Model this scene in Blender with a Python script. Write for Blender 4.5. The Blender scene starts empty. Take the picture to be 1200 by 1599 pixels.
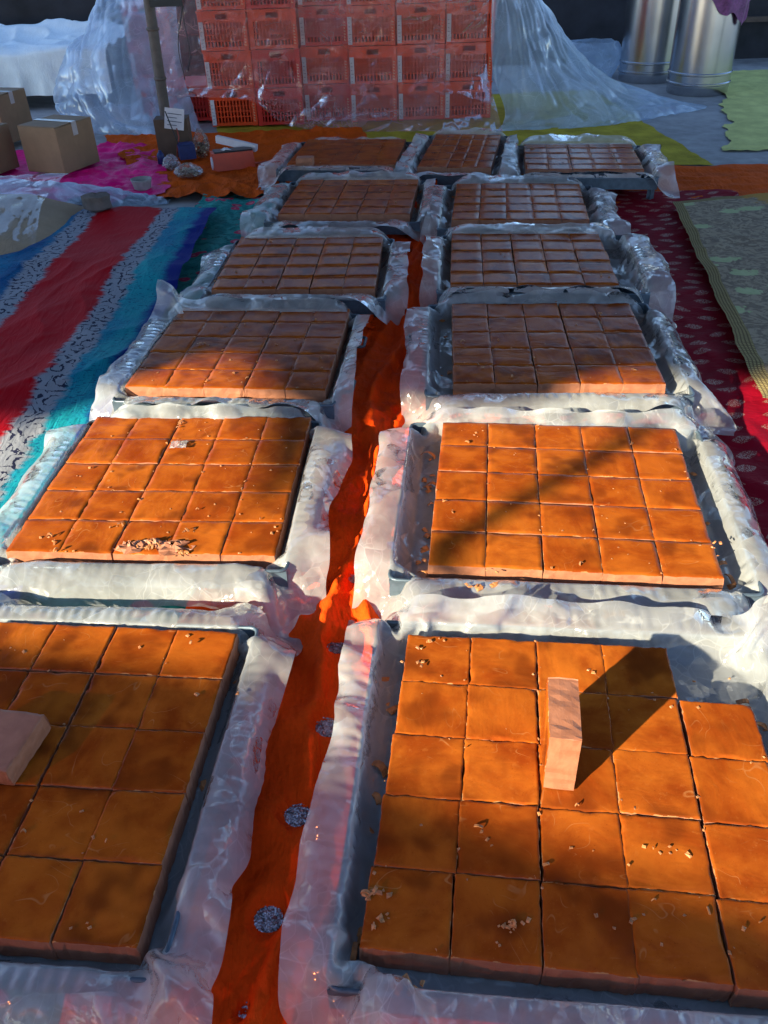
import bpy, math, random
import numpy as np
from mathutils import Vector, Matrix

random.seed(7); rng = np.random.default_rng(7)
R = math.radians
scene = bpy.context.scene
col = scene.collection

# ------------------------------------------------------------------ camera
CAM_H = 1.55; F_PX = 1300.0; PITCH = R(36); ROLL = R(-2)
Fv = np.array([0, math.cos(PITCH), -math.sin(PITCH)])
R0 = np.array([1.0, 0, 0]); U0 = np.cross(R0, Fv)
Rv = R0*math.cos(ROLL) + U0*math.sin(ROLL); Uv = -R0*math.sin(ROLL) + U0*math.cos(ROLL)
cd = bpy.data.cameras.new('camera'); cam = bpy.data.objects.new('camera', cd); col.objects.link(cam)
cam.matrix_world = Matrix(((Rv[0], Uv[0], -Fv[0], 0), (Rv[1], Uv[1], -Fv[1], 0), (Rv[2], Uv[2], -Fv[2], CAM_H), (0, 0, 0, 1)))
cd.sensor_fit = 'HORIZONTAL'; cd.sensor_width = 36; cd.lens = 36*F_PX/1200
cd.clip_start = 0.05; cd.clip_end = 500
scene.camera = cam

# ------------------------------------------------------------------ light
SUN_EL = R(21); SUN_AZ = R(49)            # light travels towards +X+Y
D = np.array([math.sin(SUN_AZ)*math.cos(SUN_EL), math.cos(SUN_AZ)*math.cos(SUN_EL), -math.sin(SUN_EL)])
w = bpy.data.worlds.new('World'); scene.world = w; w.use_nodes = True
wn = w.node_tree; bg = wn.nodes['Background']
sky = wn.nodes.new('ShaderNodeTexSky'); sky.sky_type = 'NISHITA'; sky.sun_disc = False
sky.sun_elevation = SUN_EL; sky.sun_rotation = SUN_AZ + math.pi; sky.ozone_density = 2.4; sky.air_density = 0.8; sky.dust_density = 0.15
wn.links.new(sky.outputs[0], bg.inputs[0]); bg.inputs[1].default_value = 0.112
sd = bpy.data.lights.new('sun', 'SUN'); sun = bpy.data.objects.new('sun', sd); col.objects.link(sun)
sd.energy = 5.0; sd.angle = R(0.8); sd.color = (1.0, 0.90, 0.64)
sun.rotation_mode = 'QUATERNION'; sun.rotation_quaternion = Vector(D).to_track_quat('-Z', 'Y'); sun.location = (-8, -8, 8)
scene.view_settings.view_transform = 'Standard'; scene.view_settings.look = 'None'
scene.view_settings.exposure = 1.7; scene.view_settings.gamma = 1.0
scene.cycles.transparent_max_bounces = 24; scene.cycles.max_bounces = 8

# ------------------------------------------------------------------ helpers
def at(x, y, z=0.0):
    """surveyed photo position -> ground (or height z) point in metres"""
    d = Fv + Rv*((x-600)/F_PX) - Uv*((y-800)/F_PX)
    t = (z-CAM_H)/d[2]
    return np.array([0, 0, CAM_H]) + d*t

_perm = np.random.default_rng(3).permutation(256); _perm = np.concatenate([_perm, _perm, _perm])
_g3 = np.random.default_rng(4).normal(size=(256, 3)); _g3 /= np.linalg.norm(_g3, axis=1)[:, None]
def perlin(x, y, z=0.0):
    x, y, z = np.broadcast_arrays(np.asarray(x, float), np.asarray(y, float), np.asarray(z, float))
    xi, yi, zi = [np.floor(a).astype(int) for a in (x, y, z)]
    xf, yf, zf = x-xi, y-yi, z-zi
    u, v, s = [a*a*a*(a*(a*6-15)+10) for a in (xf, yf, zf)]
    def g(i, j, k):
        h = _perm[_perm[_perm[(xi+i) & 255] + ((yi+j) & 255)] + ((zi+k) & 255)]
        gr = _g3[h]
        return gr[..., 0]*(xf-i) + gr[..., 1]*(yf-j) + gr[..., 2]*(zf-k)
    def l(a, b, t): return a + t*(b-a)
    return l(l(l(g(0,0,0), g(1,0,0), u), l(g(0,1,0), g(1,1,0), u), v), l(l(g(0,0,1), g(1,0,1), u), l(g(0,1,1), g(1,1,1), u), v), s)
def ridge(x, y, z=0.0):
    return 1.0 - np.clip(np.abs(perlin(x, y, z))*2.6, 0, 1)     # sharp crests
def fbm(x, y, z=0.0, o=3):
    r = 0; a = 1
    for i in range(o):
        r = r + a*perlin(x*2**i, y*2**i, z+i*7.3); a *= .5
    return r

def tag(o, label=None, cat=None, group=None, kind=None):
    if label: o['label'] = label
    if cat: o['category'] = cat
    if group: o['group'] = group
    if kind: o['kind'] = kind
    return o
def mesh(name, v, f, mats=(), mi=None, smooth=False):
    me = bpy.data.meshes.new(name)
    me.from_pydata([tuple(map(float, p)) for p in v], [], [tuple(map(int, q)) for q in f])
    for m in (mats if isinstance(mats, (list, tuple)) else [mats]): me.materials.append(m)
    if mi is not None: me.polygons.foreach_set('material_index', np.asarray(mi, dtype=np.int32))
    if smooth: me.polygons.foreach_set('use_smooth', np.ones(len(me.polygons), bool))
    me.update(); return me
def link(name, me, parent=None, loc=(0,0,0), rz=0.0, rot=None):
    o = bpy.data.objects.new(name, me); col.objects.link(o)
    o.location = loc; o.rotation_euler = rot if rot is not None else (0, 0, rz)
    if parent: o.parent = parent
    return o
def empty(name, loc=(0,0,0), rz=0.0):
    o = link(name, None, None, loc, rz); o.empty_display_size = .05; return o
class MB:
    def __init__(s): s.v = []; s.f = []
    def add(s, v, f):
        n = len(s.v); s.v += [tuple(p) for p in v]; s.f += [tuple(i+n for i in q) for q in f]
    def box(s, x0, x1, y0, y1, z0, z1, M=None):
        v = [(x0,y0,z0),(x1,y0,z0),(x1,y1,z0),(x0,y1,z0),(x0,y0,z1),(x1,y0,z1),(x1,y1,z1),(x0,y1,z1)]
        if M is not None: v = [tuple(M @ Vector(p)) for p in v]
        s.add(v, [(0,3,2,1),(4,5,6,7),(0,1,5,4),(1,2,6,5),(2,3,7,6),(3,0,4,7)])
    def tube(s, pts, r, n=8, closed=False, caps=True):
        pts = [Vector(p) for p in pts]; N = len(pts); rings = []
        rs = r if isinstance(r, (list, tuple)) else [r]*N
        prev = None
        for i, p in enumerate(pts):
            a = pts[(i-1) % N] if (closed or i > 0) else p; b = pts[(i+1) % N] if (closed or i < N-1) else p
            t = (b-a).normalized()
            up = Vector((0,0,1)) if abs(t.z) < .9 else Vector((0,1,0))
            if prev is not None:
                e1 = prev - t*prev.dot(t); e1.normalize()
            else: e1 = t.cross(up).normalized()
            prev = e1; e2 = t.cross(e1)
            rings.append([p + (e1*math.cos(2*math.pi*k/n) + e2*math.sin(2*math.pi*k/n))*rs[i] for k in range(n)])
        v = [q for g in rings for q in g]; f = []
        for i in range(N if closed else N-1):
            j = (i+1) % N
            for k in range(n): f.append((i*n+k, i*n+(k+1)%n, j*n+(k+1)%n, j*n+k))
        if caps and not closed: f += [tuple(range(n))[::-1], tuple((N-1)*n+k for k in range(n))]
        s.add(v, f)
    def lathe(s, prof, n=48, c=(0,0)):
        v = []; f = []
        for r, z in prof:
            for k in range(n): v.append((c[0]+r*math.cos(2*math.pi*k/n), c[1]+r*math.sin(2*math.pi*k/n), z))
        for i in range(len(prof)-1):
            for k in range(n): f.append((i*n+k, i*n+(k+1)%n, (i+1)*n+(k+1)%n, (i+1)*n+k))
        s.add(v, f)
    def build(s, name, mat, parent=None, loc=(0,0,0), rz=0.0, smooth=False):
        return link(name, mesh(name, s.v, s.f, mat, smooth=smooth), parent, loc, rz)
def gridfaces(nu, nv, wrap=False):
    f = []
    for j in range(nv-1):
        for i in range(nu if wrap else nu-1):
            k = (i+1) % nu
            f.append((j*nu+i, j*nu+k, (j+1)*nu+k, (j+1)*nu+i))
    return f

# ------------------------------------------------------------------ node materials
class N:
    def __init__(s, name):
        s.m = bpy.data.materials.new(name); s.m.use_nodes = True; s.t = s.m.node_tree; s.b = s.t.nodes['Principled BSDF']; s.out = s.t.nodes['Material Output']
    def n(s, typ, ins=None, **kw):
        nd = s.t.nodes.new('ShaderNode'+typ)
        for k, v in kw.items(): setattr(nd, k, v)
        for k, v in (ins or {}).items(): s.set(nd.inputs[k], v)
        return nd
    def set(s, sock, v):
        if isinstance(v, bpy.types.NodeSocket): s.t.links.new(v, sock)
        elif isinstance(v, (tuple, list)) and len(v) == 3 and sock.type == 'RGBA': sock.default_value = (*v, 1)
        else: sock.default_value = v
    def math(s, op, a, b=0.0, c=0.0, clamp=False):
        nd = s.n('Math', {0: a, 1: b, 2: c}, operation=op); nd.use_clamp = clamp; return nd.outputs[0]
    def vmath(s, op, a, b=(0,0,0)):
        nd = s.n('VectorMath', {0: a, 1: b}, operation=op); return nd.outputs['Value'] if op in ('LENGTH','DISTANCE','DOT_PRODUCT') else nd.outputs[0]
    def coord(s, which='Object'): return s.n('TexCoord').outputs[which]
    def noise(s, vec, scale, detail=3, rough=.5, dist=0.0, w=None):
        nd = s.n('TexNoise', {'Scale': scale, 'Detail': detail, 'Roughness': rough, 'Distortion': dist})
        if w is not None: nd.noise_dimensions = '4D'; s.set(nd.inputs['W'], w)
        if vec is not None: s.set(nd.inputs['Vector'], vec)
        return nd.outputs['Fac']
    def scale(s, vec, sc): return s.n('Mapping', {'Vector': vec, 'Scale': sc}).outputs[0]
    def step(s, x, a, b): # smooth map a..b -> 0..1
        return s.n('MapRange', {0: x, 1: a, 2: b, 3: 0.0, 4: 1.0}, interpolation_type='SMOOTHSTEP').outputs[0]
    def mix(s, f, a, b):
        nd = s.n('Mix', data_type='RGBA'); s.set(nd.inputs[0], f); s.set(nd.inputs[6], a); s.set(nd.inputs[7], b); return nd.outputs[2]
    def bump(s, h, strength=.3, dist=.01, normal=None):
        ins = {'Height': h, 'Strength': strength, 'Distance': dist}
        if normal is not None: ins['Normal'] = normal
        return s.n('Bump', ins).outputs[0]
    def fin(s, color=None, rough=None, normal=None, **kw):
        if color is not None: s.set(s.b.inputs['Base Color'], color)
        if rough is not None: s.set(s.b.inputs['Roughness'], rough)
        if normal is not None: s.set(s.b.inputs['Normal'], normal)
        for k, v in kw.items(): s.set(s.b.inputs[k.replace('_', ' ')], v)
        return s.m
def plain(name, color, rough=.6, var=.25, scale=20, bump=.15, **kw):
    a = N(name); c = a.coord(); n1 = a.noise(c, scale, 5, .6); n2 = a.noise(c, scale*.17, 3)
    k = a.math('ADD', a.math('MULTIPLY', n1, .5), a.math('MULTIPLY', n2, .5))
    f = a.step(k, .3, .7)
    lo = tuple(x*(1-var) for x in color); hi = tuple(min(1, x*(1+var)) for x in color)
    return a.fin(a.mix(f, lo, hi), rough, a.bump(n1, bump, .004), **kw)

def slab_materials():
    a = N('slab_skin'); g = a.coord('Generated'); o = a.coord('Object'); rnd = a.n('ObjectInfo').outputs['Random']
    W = a.math('MULTIPLY', rnd, 60.0)
    sx = a.n('SeparateXYZ', {0: g}).outputs
    n1 = a.noise(a.scale(o, (8, 9, 9)), 1.0, 5, .6, .4, W)
    n2 = a.noise(o, 60, 4, .6, 0, W)
    n3 = a.noise(a.scale(o, (12, 17, 6)), 1.0, 4, .6, .5, W)
    k = a.math('ADD', a.math('MULTIPLY', n1, .6), a.math('MULTIPLY', n3, .4))
    c = a.mix(a.step(k, .34, .66), (.23, .038, .005), (.45, .112, .012))
    c = a.mix(a.math('MULTIPLY', a.step(n2, .58, .75), .30), c, (.50, .16, .03))
    spk = a.noise(o, 330, 2, .6, 0, W)
    c = a.mix(a.math('MULTIPLY', a.step(spk, .66, .74), .35), c, (.55, .22, .07)); c = a.mix(a.math('MULTIPLY', a.step(spk, .36, .28), .5), c, (.12, .02, .003))
    sc1 = a.math('ABSOLUTE', a.math('SUBTRACT', a.noise(a.scale(o, (9, 13, 9)), 1.0, 1, .5, .8, a.math('ADD', W, 9.0)), .5))
    scr = a.math('MULTIPLY', a.math('SUBTRACT', 1.0, a.step(sc1, .0015, .006)), a.step(a.noise(o, 16, 2, .5, 0, W), .50, .60))
    c = a.mix(a.math('MULTIPLY', scr, .40), c, (.55, .24, .08))
    blot = a.noise(o, 10, 2, .5, 0, a.math('ADD', W, 31.0))
    c = a.mix(a.math('MULTIPLY', a.step(blot, .50, .68), .8), c, (.13, .026, .005))
    tone = a.step(a.n('ObjectInfo').outputs['Random'], 0, 1)
    c = a.mix(a.math('MULTIPLY', tone, .3), c, (.25, .038, .003))
    ex = a.math('MINIMUM', sx[0], a.math('SUBTRACT', 1.0, sx[0])); ey = a.math('MINIMUM', sx[1], a.math('SUBTRACT', 1.0, sx[1]))
    e = a.math('MINIMUM', ex, ey)
    en = a.noise(o, 45, 3, .6, 0, W)
    thr = a.math('MULTIPLY', a.math('SUBTRACT', en, .36), .095)
    lip = a.math('LESS_THAN', e, thr)
    c = a.mix(a.math('MULTIPLY', lip, .9), c, (.42, .20, .08))
    wav = a.noise(a.scale(o, (10, 22, 10)), 1.0, 2, .5, 1.2, W)
    hh = a.math('ADD', a.math('MULTIPLY', wav, .8), a.math('MULTIPLY', a.noise(o, 110, 3, .6, 0, W), .08))
    a.fin(c, a.math('ADD', .12, a.math('MULTIPLY', n2, .20)), a.bump(hh, .32, .006), Specular_IOR_Level=.06)
    top = a.m
    a = N('slab_cut_face'); o = a.coord('Object'); rnd = a.n('ObjectInfo').outputs['Random']; W = a.math('MULTIPLY', rnd, 60.0)
    n1 = a.noise(a.scale(o, (30, 30, 50)), 1.0, 5, .6, .3, W); n2 = a.noise(o, 25, 4, .6, 0, W)
    c = a.mix(a.step(n1, .3, .7), (.28, .104, .054), (.36, .144, .078))
    c = a.mix(a.math('MULTIPLY', a.step(n2, .55, .8), .2), c, (.28, .105, .045))
    a.fin(c, .5, a.bump(n1, .35, .004))
    return top, a.m
M = {}
M['skin'], M['cut'] = slab_materials()
M['crumb'] = plain('crumb', (.40, .155, .05), .55, .45, 90, .3)
M['tray'] = plain('tray_metal', (.085, .12, .16), .42, .4, 30, .1, Metallic=.35)
M['handle'] = plain('handle_metal', (.05, .06, .075), .5, .2, 40, .1)

def plastic(name, op, tint=(.84, .86, .88), rough=.34, crisp=1.0, sc=1.0, trans=.45, gloss=.55, white=.16, veil=.5, lwk=.40):
    a = N(name); o = a.coord('Object')
    wob = a.noise(o, 5*sc, 3, .5)
    oo = a.vmath('ADD', o, a.n('CombineXYZ', {0: a.math('MULTIPLY', wob, .16), 1: a.math('MULTIPLY', wob, -.12), 2: a.math('MULTIPLY', wob, .14)}).outputs[0])
    # crumpled film: flat facets of two sizes meeting in sharp creases
    nrm = a.n('NewGeometry').outputs['Normal']; edges = []
    for sc2, st, k in ((9*sc, (1, 1, 1.5), .75), (22*sc, (1.6, .7, 1), .28), (64*sc, (1, 1, 1), .12)):
        q = a.scale(oo, st)
        vc = a.n('TexVoronoi', {'Vector': q, 'Scale': sc2}, feature='F1').outputs['Color']
        nrm = a.vmath('ADD', nrm, a.n('VectorMath', {0: a.vmath('SUBTRACT', vc, (.5, .5, .5)), 3: k*crisp}, operation='SCALE').outputs[0])
        edges.append(a.n('TexVoronoi', {'Vector': q, 'Scale': sc2}, feature='DISTANCE_TO_EDGE').outputs['Distance'])
    nb0 = a.vmath('NORMALIZE', nrm); geo = a.n('NewGeometry').outputs['Normal']
    nd = a.vmath('NORMALIZE', a.vmath('ADD', nb0, a.vmath('ADD', geo, geo)))
    gate = a.step(a.noise(o, 8*sc, 3), .40, .62)
    nb = a.bump(a.noise(a.scale(o, (30*sc, 30*sc, 40*sc)), 1.0, 3, .6, .4), .25*crisp, .006, nb0)
    lw = a.n('LayerWeight', {'Blend': .3, 'Normal': nb}).outputs['Facing']
    n2 = a.noise(o, 6*sc, 4, .6)
    f = a.math('ADD', a.math('ADD', op-.10, a.math('MULTIPLY', lw, lwk)), a.math('MULTIPLY', a.math('SUBTRACT', n2, .5), veil), clamp=True)
    cr1 = a.math('MULTIPLY', gate, a.math('SUBTRACT', 1.0, a.step(edges[0], 0.0, .022))); cr2 = a.math('MULTIPLY', a.math('MULTIPLY', gate, .7), a.math('SUBTRACT', 1.0, a.step(edges[1], 0.0, .035)))
    f = a.math('ADD', f, a.math('MULTIPLY', a.math('MAXIMUM', cr1, cr2), white), clamp=True)
    a.fin(tint, rough, nd, Specular_IOR_Level=.35)
    tl = a.n('BsdfTranslucent', {'Color': tint, 'Normal': nd}).outputs[0]
    m1 = a.n('MixShader', {0: trans, 1: a.b.outputs[0], 2: tl}).outputs[0]
    tp = a.n('BsdfTransparent', {'Color': (.97, .98, .99)}).outputs[0]
    m2 = a.n('MixShader', {0: f, 1: tp, 2: m1}).outputs[0]
    # clear film keeps its own surface gloss
    gl = a.n('BsdfGlossy', {'Color': (1, 1, 1), 'Roughness': .09, 'Normal': nb}).outputs[0]
    fr = a.n('Fresnel', {'IOR': 1.42, 'Normal': nb}).outputs[0]
    m3 = a.n('MixShader', {0: a.math('MULTIPLY', fr, gloss, clamp=True), 1: m2, 2: gl}).outputs[0]
    a.t.links.new(m3, a.out.inputs[0]); return a.m
M['liner'] = plastic('liner_plastic', .46, (.96, .97, .98), rough=.26, crisp=1.1, white=.14, trans=.5, gloss=1.0)
M['sheet'] = plastic('sheet_plastic', .32, (.72, .42, .44), .22, .7, .5, .3, .5, .22, veil=1.0)
M['sheet_milky'] = plastic('milky_plastic', .56, (.58, .76, .95), .4, .5, .7, .5, .16, .18)
M['film'] = plastic('clear_film', .09, (.42, .37, .30), .25, .6, .8, .3, .22, .05, veil=.15, lwk=.08)
M['bag'] = plastic('bag_plastic', .15, (.7, .65, .65), .15, 1.2, 2.0, .3, .8)

def weave(a, o, s=900):
    wv = a.n('TexWave', {'Vector': o, 'Scale': s/6.28, 'Distortion': 0.3}, bands_direction='X').outputs['Fac']
    wy = a.n('TexWave', {'Vector': o, 'Scale': s/6.28, 'Distortion': 0.3}, bands_direction='Y').outputs['Fac']
    return a.math('ADD', wv, wy)
def cotton(name, color, rough=.85, var=.18, sheen=.0, spec=.06, crease=0.0):
    a = N(name); o = a.coord(); n1 = a.noise(o, 5, 4, .6); n2 = a.noise(o, 120, 3, .6)
    f = a.math('ADD', a.math('MULTIPLY', n1, .7), a.math('MULTIPLY', n2, .3))
    c = a.mix(a.step(f, .3, .7), tuple(x*(1-var) for x in color), tuple(min(1, x*(1+var)) for x in color))
    wr = a.noise(a.scale(o, (30, 9, 10)), 1.0, 4, .55, 1.5)
    hh = a.math('ADD', wr, a.math('MULTIPLY', n2, .15))
    if crease:
        for scl, k in (((9, 4, 6), 1.0), ((21, 12, 12), .5)):
            cq = a.math('ABSOLUTE', a.math('SUBTRACT', a.noise(a.n('Mapping', {'Vector': o, 'Rotation': (0, 0, .6), 'Scale': scl}).outputs[0], 1.0, 2, .5, .5), .5))
            hh = a.math('SUBTRACT', hh, a.math('MULTIPLY', cq, 4.0*k*crease))
    return a.fin(c, rough, a.bump(hh, .45+.3*crease, .012), Sheen_Weight=sheen*.3, Specular_IOR_Level=spec)
M['orange'] = cotton('orange_cotton', (.90, .066, .004), .75, crease=1.0)
M['orange2'] = cotton('burnt_orange_cotton', (.60, .085, .006), .8, crease=.7)
M['magenta'] = cotton('magenta_satin', (.85, .004, .20), .42, .2, .0, .2)
M['yellow'] = cotton('yellow_green_cotton', (.42, .33, .035), .85, .3)
M['paleyellow'] = cotton('pale_green_cotton', (.58, .58, .21), .85, .2)
M['white'] = cotton('white_sheet', (.78, .84, .86), .8, .08)
M['darkred'] = cotton('dark_red_cotton', (.20, .006, .006), .8)
M['beige'] = cotton('beige_sacking', (.34, .25, .17), .8, .15)

def uvn(a): return a.n('UVMap').outputs[0]
def saree_mat():
    a = N('striped_saree'); uv = uvn(a); s = a.n('SeparateXYZ', {0: uv}).outputs
    o = a.n('CombineXYZ', {0: a.math('MULTIPLY', s[0], 1.0), 1: a.math('MULTIPLY', s[1], 3.2)}).outputs[0]   # metres
    edge = a.math('MULTIPLY', a.math('SUBTRACT', a.noise(a.scale(o, (4, 9, 1)), 1.0, 3, .6), .5), .11)
    feath = a.math('MULTIPLY', a.math('SUBTRACT', a.noise(a.scale(o, (12, 60, 1)), 1.0, 2, .6), .5), .05)
    u = a.math('ADD', s[0], a.math('ADD', edge, feath))
    us = a.math('ADD', s[0], edge)
    red = a.mix(a.noise(o, 3, 3), (.34, .002, .006), (.52, .003, .010))
    blue = a.mix(a.step(a.noise(a.scale(o, (3, 2, 1)), 1.0, 3), .35, .65), (.004, .06, .20), (.006, .16, .30))
    teal = a.mix(a.step(a.noise(a.scale(o, (4, 2, 1)), 1.0, 3), .4, .62), (.008, .20, .32), (.012, .30, .36))
    navy = (.008, .02, .20)
    # ink scrollwork: spirals inside scattered cells
    vo = a.n('TexVoronoi', {'Vector': o, 'Scale': 10.0, 'Randomness': 1.0}, feature='F1', voronoi_dimensions='2D')
    dlt = a.vmath('SUBTRACT', a.scale(o, (10, 10, 10)), a.scale(vo.outputs['Position'], (10, 10, 10)))
    dd = a.n('SeparateXYZ', {0: dlt}).outputs
    ang = a.math('DIVIDE', a.math('ARCTAN2', dd[1], dd[0]), 2*math.pi)
    wr = a.noise(o, 22, 3, .6)
    sp = a.math('FRACT', a.math('ADD', a.math('ADD', a.math('MULTIPLY', vo.outputs['Distance'], 2.6), ang), a.math('MULTIPLY', wr, 2.4)))
    lines = a.math('LESS_THAN', a.math('ABSOLUTE', a.math('SUBTRACT', sp, .5)), a.math('MULTIPLY', a.step(a.noise(o, 24, 2), .3, .75), .24))
    white = a.mix(lines, (.27, .28, .32), (.022, .024, .055))
    # feathery dark strokes over the blue
    st = a.noise(a.scale(o, (26, 70, 1)), 1.0, 3, .6, 2.2)
    stroke = a.math('MULTIPLY', a.step(st, .55, .62), .7)
    blue = a.mix(stroke, blue, (.004, .02, .09)); teal = a.mix(stroke, teal, (.006, .05, .16))
    c = blue
    def over(c, lo, new): return a.mix(a.step(u, lo-.016, lo+.016), c, new)
    c = over(c, .185, white); c = over(c, .305, red); c = over(c, .67, white); c = over(c, .78, teal)
    c = a.mix(a.step(us, .90, .95), c, navy)
    wv = a.noise(a.scale(o, (30, 9, 10)), 1.0, 4, .55, 1.0)
    return a.fin(c, .6, a.bump(wv, .5, .012), Specular_IOR_Level=.05)
M['saree'] = saree_mat()
def floral_mat():
    a = N('turquoise_floral'); o = a.coord()
    b1 = a.noise(o, 9, 3, .5, .4); b2 = a.noise(a.scale(o, (1, 1, 1)), 14, 4, .6, 1.0)
    c = a.mix(a.step(b2, .4, .6), (.012, .20, .20), (.05, .34, .31))
    fl = a.n('TexVoronoi', {'Vector': a.vmath('ADD', o, a.n('CombineXYZ', {0: a.math('MULTIPLY', b2, .06)}).outputs[0]), 'Scale': 9.0, 'Randomness': .9}).outputs['Distance']
    c = a.mix(a.step(fl, .34, .26), c, (.55, .05, .12))
    c = a.mix(a.step(fl, .16, .08), c, (.65, .24, .26))
    c = a.mix(a.step(a.noise(a.scale(o, (22, 40, 1)), 1.0, 4, .6, 2), .60, .66), c, (.01, .02, .03))
    return a.fin(c, .7, a.bump(b2, .3, .01), Specular_IOR_Level=.05)
M['floral'] = floral_mat()
def maroon_mat():
    a = N('maroon_brocade'); o = a.coord()
    s = a.n('SeparateXYZ', {0: o}).outputs
    row = a.math('FLOOR', a.math('DIVIDE', s[1], .088))
    jit = a.n('TexWhiteNoise', {'W': row}, noise_dimensions='1D').outputs[0]
    xx = a.math('DIVIDE', a.math('ADD', s[0], a.math('MULTIPLY', jit, .145)), .145)
    fx = a.math('MULTIPLY', a.math('SUBTRACT', a.math('FRACT', xx), .5), .145)
    fy = a.math('MULTIPLY', a.math('SUBTRACT', a.math('FRACT', a.math('DIVIDE', s[1], .088)), .5), .088)
    cell = a.n('TexWhiteNoise', {'Vector': a.n('CombineXYZ', {0: a.math('FLOOR', xx), 1: row}).outputs[0]}, noise_dimensions='3D').outputs[0]
    tilt = a.math('MULTIPLY', a.math('SUBTRACT', cell, .5), .8)
    fy2 = a.math('ADD', fy, a.math('MULTIPLY', fx, tilt))
    # leaf: |y| < b (1-(x/a)^2)
    lim = a.math('MULTIPLY', .023, a.math('SUBTRACT', 1.0, a.math('POWER', a.math('DIVIDE', a.math('ABSOLUTE', fx), .044), 2.0)))
    leaf = a.step(a.math('SUBTRACT', lim, a.math('ABSOLUTE', fy2)), -.002, .003)
    gl = a.step(a.noise(o, 260, 2, .6), .50, .58)
    leaf = a.math('MULTIPLY', leaf, gl)
    base = a.mix(a.noise(o, 4, 3), (.17, .002, .010), (.29, .003, .017))
    c = a.mix(leaf, base, (.46, .30, .23))
    wr = a.noise(a.scale(o, (14, 25, 10)), 1.0, 4, .55, 1.5)
    return a.fin(c, a.math('SUBTRACT', .7, a.math('MULTIPLY', leaf, .3)), a.bump(wr, .4, .012), Metallic=a.math('MULTIPLY', leaf, .35), Specular_IOR_Level=.05)
M['maroon'] = maroon_mat()
def grey_mat():
    a = N('grey_floral'); uv = uvn(a); s = a.n('SeparateXYZ', {0: uv}).outputs; o = a.coord()
    sw = a.noise(a.scale(o, (14, 14, 14)), 1.0, 4, .6, 2.5)
    c = a.mix(a.step(sw, .4, .6), (.20, .15, .105), (.37, .29, .19))
    c = a.mix(a.math('MULTIPLY', a.step(a.noise(o, 300, 2), .5, .6), .35), c, (.28, .25, .22))
    wob = a.noise(o, 25, 3, .6)
    fl = a.n('TexVoronoi', {'Vector': a.scale(a.vmath('ADD', o, a.n('CombineXYZ', {0: a.math('MULTIPLY', wob, .06), 1: a.math('MULTIPLY', wob, .05)}).outputs[0]), (1, 1.9, 1)), 'Scale': 2.6, 'Randomness': 1.0}, voronoi_dimensions='2D').outputs['Distance']
    fl = a.math('ADD', fl, a.math('MULTIPLY', a.math('SUBTRACT', wob, .5), .35))
    c = a.mix(a.step(fl, .20, .17), c, a.mix(wob, (.30, .36, .16), (.50, .52, .30)))
    sepo = a.n('SeparateXYZ', {0: o}).outputs
    lad = a.math('LESS_THAN', a.math('FRACT', a.math('MULTIPLY', s[1], 190.0)), .55)
    lad2 = a.math('LESS_THAN', a.math('FRACT', a.math('MULTIPLY', s[0], 130.0)), .62)
    gold = a.mix(a.math('MULTIPLY', lad, lad2), (.14, .10, .05), (.40, .31, .13))
    c = a.mix(a.math('MAXIMUM', a.math('LESS_THAN', s[0], .036), a.math('GREATER_THAN', s[1], .980)), c, gold)
    gy = a.step(a.math('ADD', a.math('ADD', s[0], s[1]), a.math('MULTIPLY', a.math('SUBTRACT', wob, .5), .2)), 1.25, 1.32)
    c = a.mix(gy, c, (.42, .23, .055))
    return a.fin(c, .8, a.bump(sw, .35, .01), Specular_IOR_Level=.05)
M['grey'] = grey_mat()
a = N('warm_leak_cloth'); a.fin((.34, .25, .17), .8)
o = a.coord(); wv = a.math('GREATER_THAN', a.noise(o, 60, 2), .60)
a.t.links.new(a.n('MixShader', {0: .22, 1: a.b.outputs[0], 2: a.n('BsdfTransparent', {'Color': (1.0, .55, .34)}).outputs[0]}).outputs[0], a.out.inputs[0]); M['loose'] = a.m  # screen lets part of the sun through, tinted warm to fill near shade
M['floor'] = plain('concrete', (.30, .30, .30), .8, .3, 8, .3)
M['shade_black'] = plain('shade_black_wall', (.018, .019, .026), .85, .6, 5, .4)  # black stands in for the shade at the back of the yard
M['canvas'] = plain('shade_tarpaulin', (.05, .06, .08), .7, .3, 6, .2)
M['plaster'] = plain('grey_plaster', (.35, .34, .32), .9, .15, 4, .2)
M['crate'] = plain('orange_crate_plastic', (.76, .060, .005), .42, .12, 12, .05)
M['redcrate'] = plain('red_crate_plastic', (.62, .022, .012), .42, .12, 12, .05)
M['label'] = plain('white_label', (.58, .56, .60), .6, .08, 30, .05)
M['print'] = plain('pale_print', (.75, .42, .25), .6, .3, 60, .05)
M['ink'] = plain('grey_ink', (.12, .12, .16), .7, .2, 60, .05)
M['dark'] = plain('dark_void', (.012, .012, .014), .8, .3, 20, .05)
M['card'] = plain('brown_cardboard', (.26, .165, .09), .8, .12, 14, .12)
M['cardedge'] = plain('dark_cardboard', (.10, .065, .045), .85, .2, 14, .12)
M['tape'] = plain('clear_packing_tape', (.48, .44, .42), .2, .1, 30, .1)
M['bamboo'] = plain('bamboo_pole', (.11, .09, .08), .7, .3, 18, .25)
M['wood'] = plain('old_wood', (.07, .045, .035), .75, .4, 12, .3)
M['cable'] = plain('black_cable', (.012, .012, .016), .5, .2, 30, .0)
M['redcable'] = plain('red_cable', (.35, .05, .03), .5, .2, 30, .0)
M['steel'] = None
a = N('brushed_steel'); o = a.coord(); nn = a.noise(a.scale(o, (1, 1, 60)), 1.0, 3, .6); n2 = a.noise(o, 5, 3)
M['steel'] = a.fin(a.mix(n2, (.42, .43, .45), (.62, .62, .63)), a.math('ADD', .24, a.math('MULTIPLY', nn, .03)), None, Metallic=1.0)
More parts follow.
